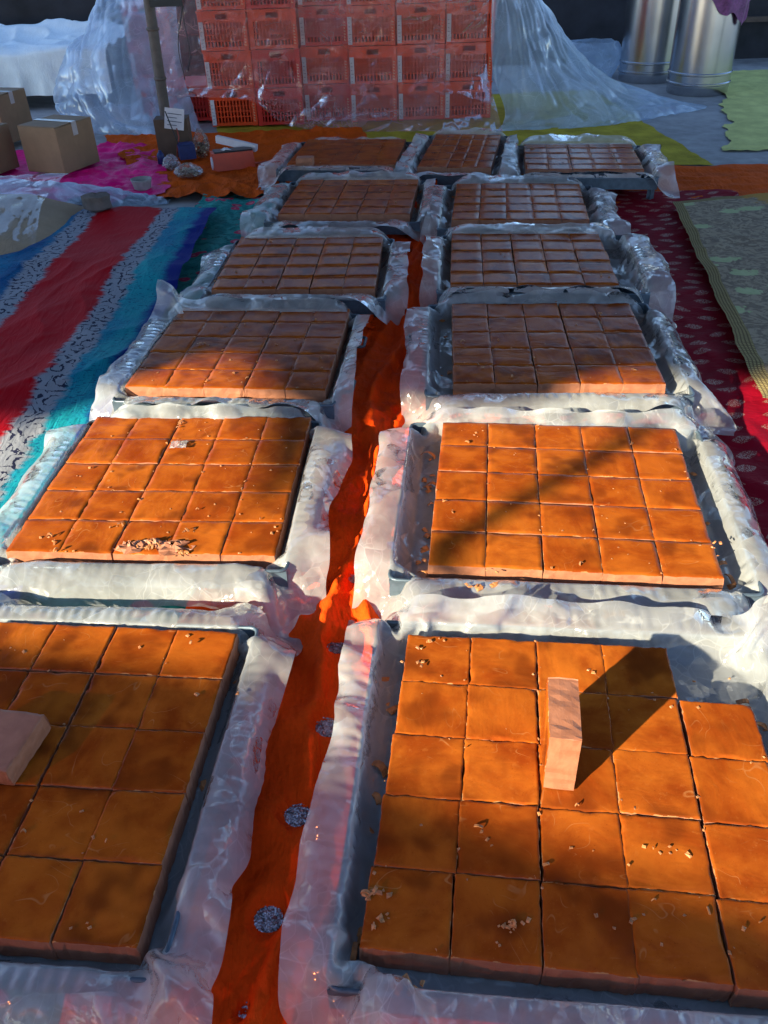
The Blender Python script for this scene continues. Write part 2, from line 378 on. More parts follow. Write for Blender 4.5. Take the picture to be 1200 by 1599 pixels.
M['silver'] = plain('sequin_silver', (.45, .41, .45), .3, .8, 500, .0, Metallic=.9)
M['orangepaint'] = plain('orange_paint', (.60, .055, .008), .45, .12, 20, .05)
M['blackplastic'] = plain('black_plastic', (.015, .016, .02), .4, .3, 30, .05)
M['bluebox'] = plain('blue_plastic', (.012, .03, .14), .45, .3, 30, .05)
M['purple'] = plain('purple_net', (.16, .035, .15), .5, .5, 60, .4)
M['clay'] = plain('grey_clay', (.30, .29, .28), .7, .25, 25, .3)
M['stone'] = plain('brown_stone', (.13, .11, .10), .9, .35, 18, .6)
M['snack'] = plain('mixed_snack', (.20, .11, .05), .6, .8, 80, .4)
M['snackpale'] = plain('pale_snack', (.50, .42, .26), .6, .3, 80, .3)

# ------------------------------------------------------------------ setting
mb = MB(); mb.box(-40, 40, -20, 60, -.2, 0)
tag(mb.build('ground', M['floor']), kind='structure')
# rear wall of the yard, black for shade and low for sky sheen
mb = MB(); mb.box(-12, 9, 0, .2, 0, 1.05)
o = tag(mb.build('rear_wall', M['shade_black'], loc=(0, 11.0, 0)), 'low wall coloured black for shade, closing the yard behind the covered crates', 'wall')
# added building out of view: wall hem traced back from the far shade edge
hem = [(-16.0, 3.0), (-1.7, 2.88), (-1.39, 2.80), (-1.05, 3.16), (-.86, 3.08), (-.74, 3.22), (-.60, 3.30), (-.44, 3.22), (-.36, 3.06), (-.3, 2.75), (-.22, 2.66), (-.1, 2.80), (.02, 2.90), (.3, 2.82), (.60, 2.84), (.78, 2.98), (.95, 3.04), (1.12, 2.98), (1.22, 2.90), (1.30, 3.02), (1.45, 2.98), (1.6, 3.12), (1.9, 2.95), (7.0, 3.0)]
WY = -2.0
lo = []
for X, Y in hem:
    t = (Y-WY)/D[1]; p = np.array([X, Y, .12]) - D*t; lo.append((p[0], p[2]))
v = []; f = []
for (x, z) in lo: v += [(x, WY-.25, z), (x, WY, z), (x, WY, 9.5), (x, WY-.25, 9.5)]
for i in range(len(lo)-1):
    A = 4*i; B = A+4
    f += [(A+1, B+1, B+2, A+2), (A, A+3, B+3, B), (A, B, B+1, A+1), (A+2, B+2, B+3, A+3)]
f += [(0, 1, 2, 3), (len(v)-4, len(v)-1, len(v)-2, len(v)-3)]
bld = empty('added_shade_building', (-6, WY, 0))
o = link('shade_wall', mesh('shade_wall', [(p[0]+6, p[1]-WY, p[2]) for p in v], f, M['plaster']), bld)
for x in (-14.5, -9.5, -1.2):
    mb = MB(); mb.box(x+6-.09, x+6+.09, -.2, -.02, 0, 3.3); mb.build('post', M['wood'], bld)
tag(bld, 'added wall on posts, out of view, shading the far trays', 'building')
# added unseen board and cloths, shaped back from the shadows they cast
def backpoly(name, pts, zref, y, mat, label, cat, th=.02):
    vv = []
    for X, Y in pts:
        t = (Y-y)/D[1]; p = np.array([X, Y, zref]) - D*t; vv.append((p[0], p[2]))
    c = np.mean(vv, 0); n = len(vv)
    V = [(x-c[0], -th/2, z-c[1]) for x, z in vv] + [(x-c[0], th/2, z-c[1]) for x, z in vv]
    Fc = [tuple(range(n)), tuple(range(2*n-1, n-1, -1))] + [(i, i+n, (i+1) % n+n, (i+1) % n) for i in range(n)]
    return tag(link(name, mesh(name, V, Fc, mat), None, (c[0], y, c[1])), label, cat)
def strip_sh(p, q, wd):
    p = np.array(p); q = np.array(q); d = (q-p)/np.linalg.norm(q-p); n = np.array([-d[1], d[0]])*wd/2
    return [p-n, q-n, q+n, p+n]
backpoly('shadow_plank', strip_sh((.13, 1.72), (.98, 2.42), .05), .17, WY+.12, M['wood'], 'unseen plank added to cast the slanted shadow on the second right tray', 'plank')
backpoly('shadow_rag', [(.06, 1.56), (.18, 1.60), (.22, 1.74), (.15, 1.80), (.08, 1.74)], .17, WY+.3, M['beige'], 'unseen rag added to shade the front left of the second right tray', 'cloth')
backpoly('shadow_cloth', [(-.42, 2.75), (-.10, 2.75), (-.20, 2.30), (-.25, 2.08), (-.36, 1.92), (-.40, 2.2)], .17, WY+.2, M['beige'], 'unseen cloth added to shade the right side of the second left tray', 'cloth')
# added screen behind the camera, outline traced back from the near shade edge
prof = [(-6.0, 1.42), (-1.6, 1.42), (-.88, 1.41), (-.6, 1.34), (-.32, 1.25), (-.15, 1.10), (-.02, .99), (.26, .84), (.41, .77), (.61, .70), (.8, .45), (1.0, .1)]
backpoly('shade_screen', prof + [(2.6, -1.5), (-6.0, -1.5)], 0.17, -1.35, M['loose'], 'added screen behind the camera shading the nearest blocks, passing some warm sun', 'screen', .04)

# canopy added above the view to dim sky light on the far blocks
cn = empty('shade_canopy', (.5, 5.8, 0)); C4 = [(-3.0, 1.7), (3.2, 1.8), (3.9, 7.8), (-2.6, 7.6)]
u, v = np.meshgrid(np.linspace(0, 1, 30), np.linspace(0, 1, 20)); q = [np.array(c) for c in C4]
PP = (1-v)[..., None]*((1-u)[..., None]*q[0]+u[..., None]*q[1])+v[..., None]*((1-u)[..., None]*q[3]+u[..., None]*q[2])
zz = 2.5-.16*np.sin(u*np.pi)*np.sin(v*np.pi)+.03*perlin(u*5, v*5)
link('canopy_sheet', mesh('canopy_sheet', np.stack([PP[..., 0]-.5, PP[..., 1]-5.8, zz], -1).reshape(-1, 3), gridfaces(30, 20), M['canvas'], smooth=True), cn)
for (x, y) in C4[:3]:
    mb = MB(); mb.tube([(x-.5, y-5.8, 0), (x-.5, y-5.8, 1.2), (x-.5, y-5.8, 2.52)], .035, 10); mb.build('canopy_post', M['bamboo'], cn, smooth=True)
tag(cn, 'unseen tarpaulin on poles, added to darken the far trays', 'canopy')

# ------------------------------------------------------------------ cloths
def cloth(name, label, cat, corners, nx, ny, mat, z0=.004, amp=.02, fs=(6, 2), ang=0.0, wob=.02, seed=0, fine=.004, group=None, hfun=None, mask=None):
    TL, TR, BR, BL = [np.array(c[:2], float) for c in corners]
    u, v = np.meshgrid(np.linspace(0, 1, nx), np.linspace(0, 1, ny))
    P = (1-v)[..., None]*((1-u)[..., None]*BL + u[..., None]*BR) + v[..., None]*((1-u)[..., None]*TL + u[..., None]*TR)
    x, y = P[..., 0], P[..., 1]
    ed = np.minimum(np.minimum(u, 1-u), np.minimum(v, 1-v))
    k = np.clip(1-ed*8, 0, 1)
    x = x + k*wob*2*fbm(x*3.1, y*3.1, seed+.3); y = y + k*wob*2*fbm(x*3.1, y*3.1, seed+9.1)
    ca, sa = math.cos(ang), math.sin(ang)
    a1 = (x*ca+y*sa); b1 = (-x*sa+y*ca)
    wa = a1 + .12*fbm(x*2.2, y*2.2, seed+4.4); wb = b1 + .12*fbm(x*2.2, y*2.2, seed+6.4)
    r1 = ridge(wa*fs[0]*.5, wb*fs[1]*.5, seed)**2; r2 = ridge(wa*fs[0]*1.3, wb*fs[1]*1.3, seed+3)**2
    msk = np.clip(.5+1.3*perlin(x*1.3, y*1.3, seed+20), .1, 1)
    z = z0 + amp*(.65*r1+.35*r2)*msk + fine*(.5+fbm(x*14, y*14, seed+5))*.6
    if hfun is not None: z = z + hfun(x, y, u, v)
    if mask is not None: z = z0+.014+(z-z0-.014)*mask(x, y)
    z = np.maximum(z, z0)
    c = np.array([x.mean(), y.mean(), 0])
    V = np.stack([x-c[0], y-c[1], z], -1).reshape(-1, 3)
    me = mesh(name, V, gridfaces(nx, ny), mat, smooth=True)
    uvl = me.uv_layers.new(name='UVMap'); idx = np.empty(len(me.loops), np.int32); me.loops.foreach_get('vertex_index', idx)
    UV = np.stack([u, v], -1).reshape(-1, 2)[idx]; uvl.data.foreach_set('uv', UV.ravel())
    o = link(name, me, None, tuple(c)); tag(o, label, cat, group)
    o_fn = (u, v, x, y, z); return o, o_fn
# far yellow-green cloth under the crates, pale one by the drums
cloth('floor_cloth', 'dull yellow green cloth under the covered crate stack', 'cloth', [(-1.6, 9.1), (2.25, 9.2), (2.42, 6.15), (-1.2, 7.3)], 90, 80, M['yellow'], .004, .010, (4, 4), seed=1)
cloth('floor_cloth', 'pale green cloth spread on concrete beside the steel drums', 'cloth', [(3.75, 10.0), (6.2, 10.0), (5.0, 6.2), (2.66, 6.55)], 70, 90, M['paleyellow'], .006, .022, (5, 5), seed=2, wob=.06)
cloth('floor_cloth', 'rumpled burnt orange cloth beneath the far row of trays', 'cloth', [(-2.3, 7.75), (-.1, 7.75), (.2, 5.62), (-1.46, 5.72)], 120, 110, M['orange2'], .010, .06, (7, 5), .5, seed=3, fine=.008)
cloth('floor_cloth', 'flat orange cloth at the right edge, before the grey floral cloth', 'cloth', [(.3, 6.2), (3.6, 6.05), (3.3, 4.3), (.2, 5.2)], 120, 80, M['orange2'], .010, .028, (3, 9), .1, seed=4, fine=.006)
cloth('floor_cloth', 'crumpled magenta satin cloth under the cardboard boxes', 'cloth', [(-3.4, 7.35), (-1.62, 7.30), (-1.36, 5.78), (-3.2, 5.55)], 130, 110, M['magenta'], .014, .055, (6, 9), .35, seed=5, fine=.005, wob=.05)
cloth('floor_cloth', 'turquoise cloth with pink flowers showing beside the left trays', 'cloth', [(-1.12, 5.82), (-.4, 5.85), (-.25, .1), (-1.5, .1)], 110, 260, M['floral'], .006, .045, (5, 4), .4, seed=6)
cloth('floor_cloth', 'maroon cloth with gold leaf motifs right of the trays', 'cloth', [(.35, 5.62), (2.3, 5.5), (2.3, .3), (.05, .3)], 130, 240, M['maroon'], .014, .035, (4, 5), .25, seed=7)
cloth('floor_cloth', 'grey floral cloth with gold ladder border lying over the maroon cloth', 'cloth', [(1.80, 5.12), (3.4, 5.45), (3.2, 2.5), (1.40, 2.65)], 110, 150, M['grey'], .058, .020, (5, 5), .2, seed=8, wob=.015)
cloth('striped_saree', 'blue, white and red saree with black scrollwork beside left trays', 'saree', [(-2.02, 5.40), (-.98, 5.36), (-1.0, 1.2), (-2.05, 1.2)], 150, 330, M['saree'], .055, .055, (3.0, 1.5), -.3, seed=9, fine=.004, wob=.012)
# centre runner with deep folds
DISCS = [(526, 1013, .022), (512, 1138, .027), (465, 1275, .026), (420, 1437, .026), (383, 1587, .010), (556, 905, .02)]
def disc_mask(x, y):
    m = 1.0
    for px, py, r in DISCS:
        p = at(px, py, .042); m = m*(1-np.exp(-(np.hypot(x-p[0], y-p[1])/(r*1.5))**6))
    return m
def strip_h(x, y, u, v):
    d = (x - (-.22+.30*(y-.8)/2.6)) + .05*perlin(y*2.0, 1.3)
    f1 = np.exp(-((d+.035*np.sin(y*5.1))/.022)**2)*.030
    f2 = np.exp(-((d-.07+.05*np.sin(y*3.3+1))/.018)**2)*.026
    q = (x*.8 - y*.55)*9 + 1.2*perlin(x*4, y*4)
    f3 = np.clip(np.sin(q), 0, 1)**3*.030*np.clip(.6+perlin(x*2.5, y*2.5, 4.)*2, 0, 1)
    g1 = 1-np.clip(np.abs(perlin(x*5.0-y*2.6, y*2.2+x*1.2, 3.7))*3.4, 0, 1); g2 = 1-np.clip(np.abs(perlin(x*9+y*6, y*5-x*3, 8.1))*3.4, 0, 1)
    return .9*(f1+f2+f3+.030*g1+.012*g2)
strip, (su, sv, sx_, sy_, sz_) = cloth('orange_runner', 'orange cloth with silver sequin discs running between the tray columns', 'cloth', [(-.25, 5.7), (.75, 5.7), (.45, .15), (-.62, .15)], 150, 420, M['orange'], .026, .028, (8, 3), -.45, seed=10, fine=.005, hfun=strip_h, mask=disc_mask)
def surf_z(x, y):
    i = np.argmin((sx_-x)**2+(sy_-y)**2); return sz_.ravel()[i]
for (px, py, r) in DISCS:
    p = at(px, py, .042); mb = MB()
    n = int(700*(r/.026)**2); zc = surf_z(p[0], p[1]); gx = (surf_z(p[0]+r, p[1])-surf_z(p[0]-r, p[1]))/(2*r); gy = (surf_z(p[0], p[1]+r)-surf_z(p[0], p[1]-r))/(2*r)
    for k in range(n):
        rr = r*math.sqrt((k+.5)/n)*(1+.05*random.random()); th = k*2.39996
        cx, cy = rr*math.cos(th), rr*math.sin(th)*.95
        z = surf_z(p[0]+cx, p[1]+cy) + .0015
        s = .0013*random.uniform(.7, 1.2); t1, t2, ro = random.uniform(-.4, .4), random.uniform(-.4, .4), random.uniform(0, 3)
        Mx = Matrix.Translation((cx, cy, z+.001)) @ Matrix.Rotation(ro, 4, 'Z') @ Matrix.Rotation(t1, 4, 'X') @ Matrix.Rotation(t2, 4, 'Y')
        mb.add([tuple(Mx @ Vector(q)) for q in ((-s, -s, 0), (s, -s, 0), (s, s, 0), (-s, s, 0))], [(0, 1, 2, 3)])
    mb.build('sequin_disc', M['silver'], strip, (p[0]-strip.location.x, p[1]-strip.location.y, 0))

# ------------------------------------------------------------------ trays
def spline(P, n):
    P = np.array(P, float); m = len(P); t = np.linspace(0, m-1-1e-6, n); i = t.astype(int); f = (t-i)
    sh = (len(t),)+(1,)*(P.ndim-1); f = f.reshape(sh)
    p0, p1, p2, p3 = P[np.maximum(i-1, 0)], P[i], P[i+1], P[np.minimum(i+2, m-1)]
    return .5*((2*p1)+(-p0+p2)*f+(2*p0-5*p1+4*p2-p3)*f**2+(-p0+3*p1-3*p2+p3)*f**3)
def make_tray(c, wd, dp, ang, label, sides):
    root = empty('tray', (c[0], c[1], 0), ang); a, b = wd/2, dp/2
    mb = MB(); mb.box(-a+.004, a-.004, -b+.004, b-.004, .094, .099); mb.build('base_panel', M['tray'], root)
    for nm, q in (('side_wall', (-a, -a+.004, -b, b)), ('side_wall', (a-.004, a, -b, b)), ('side_wall', (-a+.004, a-.004, -b, -b+.004)), ('side_wall', (-a+.004, a-.004, b-.004, b))):
        mb = MB(); mb.box(*q, .085, .148); mb.build(nm, M['tray'], root)
    mb = MB(); r = .02; pts = []
    for cx, cy, t0 in ((a-r, -b+r, -90), (a-r, b-r, 0), (-a+r, b-r, 90), (-a+r, -b+r, 180)):
        for t in (0, 30, 60, 90): pts.append((cx+r*math.cos(R(t0+t)), cy+r*math.sin(R(t0+t)), .150))
    mb.tube(pts, .005, 8, closed=True); mb.build('rim', M['tray'], root, smooth=True)
    for sx in (-1, 1):
        for sy in (-1, 1):
            mb = MB(); x = sx*(a-.03); y = sy*(b-.03)
            mb.box(x-.022, x+.022, y-.004, y+.004, 0, .094); mb.box(x-.004, x+.004, y-.022, y+.022, .002, .094)
            mb.box(x-.022, x+.022, y-.022, y+.022, 0, .001); mb.build('leg', M['tray'], root)
        for sy in (-.24, .24) if sx in sides else ():
            mb = MB(); x = sx*(a+.001); mb.tube([(x, sy*dp-.045, .12), (x+sx*.035, sy*dp-.045, .12), (x+sx*.042, sy*dp-.038, .12), (x+sx*.042, sy*dp+.038, .12), (x+sx*.035, sy*dp+.045, .12), (x, sy*dp+.045, .12)], .0065, 8)
            mb.build('side_handle', M['handle'], root, smooth=True)
    tag(root, label, 'tray', 'metal trays in two columns'); return root

FLOOR_Z, RIM_Z = .1005, .1575
def make_liner(c, wd, dp, ang, label, seed, ext, h=.0155, steps=110, fine=3):
    """a film sheet pressed into the tray and let fall over its rim (position based cloth); ext = film beyond the rim: left, right, front, back"""
    SL = .038; a, b = wd/2-.006, dp/2-.006; wall = math.hypot(SL, RIM_Z-FLOOR_Z)-SL+.006
    L = [a+wall+.02+e for e in ext[:2]] + [b+wall+.02+e for e in ext[2:]]
    us = np.arange(-L[0], L[1], h); vs = np.arange(-L[2], L[3], h)
    U, V = np.meshgrid(us, vs)
    def stretch(Q, other, ain, k):         # ragged, uneven film edge
        out = np.clip(np.abs(Q)-ain-wall-.015, 0, None)
        f = 1+.55*perlin(other*3.1, seed*1.7+k, 0)+.25*perlin(other*9.0, seed*2.3+k, 0)
        return np.sign(Q)*(np.abs(Q)-out+out*f)
    Ur = stretch(U, V, a, .3)*1.0; Ur = np.where(U < 0, stretch(U, V, a, 11.7), Ur); Vr = np.where(V < 0, stretch(V, U, b, 5.1), stretch(V, U, b, 17.9))
    def prof(q, ain):                      # sheet coordinate -> (position, height)
        m = np.abs(q); sg = np.sign(q)
        p = np.where(m < ain-SL, m, np.where(m < ain+wall, ain-SL+(m-ain+SL)*SL/(wall+SL), ain+(m-ain-wall)*.98))
        z = np.where(m < ain-SL, FLOOR_Z, np.where(m < ain+wall, FLOOR_Z+(m-ain+SL)/(wall+SL)*(RIM_Z-FLOOR_Z), RIM_Z+.006))
        return sg*p, z
    x, zx = prof(Ur, a); y, zy = prof(Vr, b); z = np.maximum(zx, zy)
    rim = (np.abs(Ur) >= a+wall) | (np.abs(Vr) >= b+wall)
    fl = (np.abs(Ur) < a-SL) & (np.abs(Vr) < b-SL)
    z = z+.004*perlin(x*9, y*9, seed)+np.where(rim, .012*np.abs(perlin(x*4, y*4, seed+3.))+.007*perlin(x*12, y*12, seed+5.), 0)
    P = np.stack([x, y, z], -1); Q = P.copy()
    slack = 1+(.030*np.clip((np.maximum(np.abs(Ur)-a, np.abs(Vr)-b)+.03)/.05, 0, 1)+.01)*np.clip(perlin(Ur*4, Vr*4, seed+40.)*1.3+.55, 0, 1)
    fam = []
    def addf(di, dj, st, par):
        rows = slice(max(0, -di), P.shape[0]-max(0, di)); cols = slice(max(0, -dj), P.shape[1]-max(0, dj))
        A = (rows, cols); B = (slice(rows.start+di, rows.stop+di), slice(cols.start+dj, cols.stop+dj))
        l0 = np.hypot(Ur[A]-Ur[B], Vr[A]-Vr[B])*(slack[A]+slack[B])*.5
        for p in range(2):
            step = max(abs(di), abs(dj))
            if par == 'j': A2 = (A[0], slice(A[1].start+p*step, A[1].stop, 2*step)) if step == 1 else (A[0], slice(A[1].start+p, A[1].stop, 2))
            else: A2 = (slice(A[0].start+p, A[0].stop, 2), A[1])
            B2 = (slice(A2[0].start+di, A2[0].stop+di, A2[0].step), slice(A2[1].start+dj, A2[1].stop+dj, A2[1].step))
            fam.append((A2, B2, l0[slice(A2[0].start-rows.start, None, A2[0].step), slice(A2[1].start-cols.start, None, A2[1].step)], st))
    addf(0, 1, 1.0, 'j'); addf(1, 0, 1.0, 'i'); addf(1, 1, .5, 'i'); addf(1, -1, .5, 'i')
    addf(0, 3, .25, 'j'); addf(3, 0, .25, 'i'); addf(0, 6, .08, 'j'); addf(6, 0, .08, 'i')
    orim = np.maximum(np.abs(Ur)-a, np.abs(Vr)-b)-wall
    inv = np.where(fl, 0.0, np.where((orim > -.008) & (orim < .020), .12, 1.0))
    ao, bo = a+.0125, b+.0125
    for it in range(steps):
        vel = (P-Q)*.93; vel[..., 2] -= .00042
        Q = P.copy(); P = P+vel*inv[..., None]
        for k in range(6):
            for A, B, l0, st in fam:
                d = P[B]-P[A]; ln = np.sqrt((d*d).sum(-1))+1e-9; wA, wB = inv[A], inv[B]; wsum = wA+wB+1e-9
                cr = ((ln-l0)/ln*st/wsum)
                if st < .4: cr = np.minimum(cr, 0)          # bending only resists being folded short
                cr = cr[..., None]*d
                P[A] += cr*wA[..., None]; P[B] -= cr*wB[..., None]
            # tray walls, rim and ground
            X, Y, Zc = P[..., 0], P[..., 1], P[..., 2]
            inb = ~rim
            X[inb] = np.clip(X[inb], -a, a); Y[inb] = np.clip(Y[inb], -b, b)
            Zc[inb] = np.maximum(Zc[inb], FLOOR_Z)
            ins = rim & (np.abs(X) < ao) & (np.abs(Y) < bo) & (Zc < RIM_Z)
            dx, dy, dz = ao-np.abs(X), bo-np.abs(Y), RIM_Z-Zc
            up = ins & (dz <= np.minimum(dx, dy)+.006); Zc[up] = RIM_Z
            sd_ = ins & ~up; px_ = sd_ & (dx <= dy); py_ = sd_ & (dx > dy)
            X[px_] = np.sign(X[px_])*ao; Y[py_] = np.sign(Y[py_])*bo
            np.maximum(Zc, .055, out=Zc)
    K = fine
    def up(A): return np.swapaxes(spline(np.swapaxes(spline(A, A.shape[0]*K), 0, 1), A.shape[1]*K), 0, 1)
    P = up(P); Ur = up(Ur[..., None])[..., 0]; Vr = up(Vr[..., None])[..., 0]
    du = np.gradient(P, axis=1); dv = np.gradient(P, axis=0); nr = np.cross(du, dv); nr /= np.linalg.norm(nr, axis=-1)[..., None]+1e-9
    ou, ov = np.abs(Ur)-a, np.abs(Vr)-b
    amt = np.clip((np.maximum(ou, ov)+.02)/.05, .05, 1); gate = np.clip(.45+1.6*perlin(Ur*3.3, Vr*3.3, seed+60.), 0, 1.3)
    qa = np.where(ou > ov, Vr, Ur); qb = np.where(ou > ov, ou, ov)            # along / across the rim
    def tent(x, y, z, k=3.2): return 1-np.clip(np.abs(perlin(x, y, z))*k, 0, 1)
    w1 = tent(qa*7+qb*6*perlin(qa*3, 0, seed+1.), qb*4, seed); w2 = tent(qa*15-qb*9, qb*9+qa*3, seed+3.); w3 = tent(Ur*21+Vr*8, Vr*21-Ur*9, seed+5.)
    lum = perlin(Ur*5, Vr*5, seed+9.)
    P = P+nr*(amt*(.0034*w1*np.clip(.25+1.5*perlin(qa*1.9, qb*5, seed+70.), 0, 1)+.0022*gate*w2+.0010*gate*w3+.002*lum-.0012))[..., None]; P[..., 2] += amt*.003*np.abs(perlin(Ur*11, Vr*11, seed+7))
    o = link('plastic_liner', mesh('plastic_liner', P.reshape(-1, 3), gridfaces(P.shape[1], P.shape[0]), M['liner'], smooth=True), None, (c[0], c[1], 0), ang)
    tag(o, label, 'plastic liner', 'plastic liners in the trays'); return o

# ------------------------------------------------------------------ slabs
TH = .06
def slab_mesh(seed, n=9, wx=.1468, wy=.1468, th=TH, rag=1.0):
    r = np.random.default_rng(seed)
    g = np.linspace(-1, 1, n); g = np.sign(g)*(1-(1-np.abs(g))**1.25); g[0], g[-1] = -1, 1
    # add tight rim ring
    g = np.concatenate([[-1], [-.975], g[1:-1], [.975], [1]]); m = len(g)
    X, Y = np.meshgrid(g*wx/2, g*wy/2)
    ed = np.minimum(wx/2-np.abs(X), wy/2-np.abs(Y))
    Z = th + .0018*fbm(X*14+seed*3.1, Y*14, seed*1.7) - .0016*(ed < .0008) - .0004*np.exp(-ed/.006)
    jit = .0006*rag
    bx = X + (ed < .001)*jit*r.normal(size=X.shape) + (ed < .004)*.0007*rag*perlin(Y*60, X*60, seed); by = Y + (ed < .001)*jit*r.normal(size=X.shape) + (ed < .004)*.0007*rag*perlin(X*60, Y*60, seed+5)
    chipm = np.clip(perlin(X*22+seed, Y*22, 3.3)-.30, 0, 1)*(ed < .004)*(n > 8)
    Z = Z + (ed < .003)*.0007*r.normal(size=X.shape)*rag - chipm*.022
    bx = bx*(1-chipm*.09*(np.abs(X) > wx/2-.004)); by = by*(1-chipm*.09*(np.abs(Y) > wy/2-.004))
    V = np.stack([bx, by, Z], -1).reshape(-1, 3)
    f = gridfaces(m, m); mi = [0]*len(f)
    loop = [i for i in range(m)] + [j*m+m-1 for j in range(1, m)] + [(m-1)*m+i for i in range(m-2, -1, -1)] + [j*m for j in range(m-2, 0, -1)]
    V = list(V); n0 = len(V); V += [tuple(V[i]) for i in loop]; loop = list(range(n0, n0+len(loop))); ringsv = [loop]
    for h in (.62, .25, 0.0):
        nr = []
        for i in loop:
            p = V[i]; bulge = .0012*math.sin(h*3.1)*rag
            x = p[0]*(1+bulge/wx*2)+.0007*r.normal()*rag; y = p[1]*(1+bulge/wy*2)+.0007*r.normal()*rag
            V.append((x, y, th*h)); nr.append(len(V)-1)
        ringsv.append(nr)
    q = len(loop)
    for A, B in zip(ringsv[:-1], ringsv[1:]):
        for i in range(q):
            f.append((A[(i+1) % q], A[i], B[i], B[(i+1) % q])); mi.append(1)
    f.append(tuple(ringsv[-1][::-1])); mi.append(1)
    me = mesh('brown_block', V, f, [M['skin'], M['cut']], mi, smooth=False)
    sm = np.array([k == 0 for k in mi]); me.polygons.foreach_set('use_smooth', sm); me.update()
    return me
near = [slab_mesh(100+i, 17) for i in range(10)]
mid = [slab_mesh(200+i, 9) for i in range(8)]
far = [slab_mesh(300+i, 5) for i in range(6)]
narrow = [slab_mesh(400+i, 5, .096, .203) for i in range(4)]
ordn = ['first', 'second', 'third', 'fourth', 'fifth']
colw = ['leftmost', 'second from left', 'middle', 'second from right', 'rightmost']
roww = ['front row', 'second row', 'middle row', 'fourth row', 'back row']
slab_meshes_b1 = []
# name: tray centre, width, depth, angle, slab centre, slab angle, phrase
T = {
 'R1': ((.372, 1.003), .89, .85, -6.5, (.360, 1.003), -7.5, 'nearest right tray', near),
 'L1': ((-.765, 1.100), .83, .82, -5.5, (-.768, 1.11), -6.0, 'nearest left tray', near),
 'R2': ((.516, 1.972), .93, .80, -6.8, (.527, 1.988), -7.6, 'second tray of the right column', mid),
 'L2': ((-.630, 2.098), .80, .78, -4.5, (-.633, 2.126), -4.5, 'second tray of the left column', mid),
 'R3': ((.655, 2.990), .93, .83, -4.2, (.666, 3.011), -4.5, 'third tray of the right column', mid),
 'L3': ((-.515, 3.008), .80, .80, -6.5, (-.522, 3.065), -6.2, 'third tray of the left column', mid),
 'R4': ((.774, 3.917), .93, .80, -6.0, (.744, 3.968), -5.5, 'fourth tray of the right column', far),
 'L4': ((-.345, 3.957), .83, .83, -4.5, (-.353, 4.019), -4.0, 'fourth tray of the left column', far),
 'R5': ((.829, 4.844), .88, .86, -7.5, (.837, 4.909), -7.5, 'fifth tray of the right column', far),
 'L5': ((-.133, 5.071), .87, .84, -6.5, (-.123, 5.132), -7.0, 'fifth tray of the left column', far),
 'B3': ((1.392, 5.802), .87, .86, -8.2, (1.401, 5.890), -8.0, 'right tray of the far row', far),
 'B2': ((.618, 6.103), .60, 1.12, -11., (.635, 6.200), -11.5, 'narrow middle tray of the far row', narrow),
 'B1': ((-.165, 6.174), .84, .82, -8.5, (-.158, 6.245), -8.5, 'left tray of the far row', far),
}
film = {   # film left beyond the rim: left, right, front, back
 'R1': (.07, .12, .07, .06), 'L1': (.10, .095, .11, .10), 'R2': (.085, .14, .09, .05), 'L2': (.10, .10, .13, .05), 'R3': (.08, .13, .09, .06), 'L3': (.08, .06, .06, .05),
 'R4': (.06, .13, .07, .06), 'L4': (.12, .08, .09, .07), 'R5': (.06, .13, .08, .06), 'L5': (.13, .06, .10, .06), 'B3': (.09, .13, .07, .08), 'B2': (.06, .06, .08, .05), 'B1': (.13, .06, .09, .05)}
slab_top = {}
stuffV, stuffF, stuffM = [], [], []
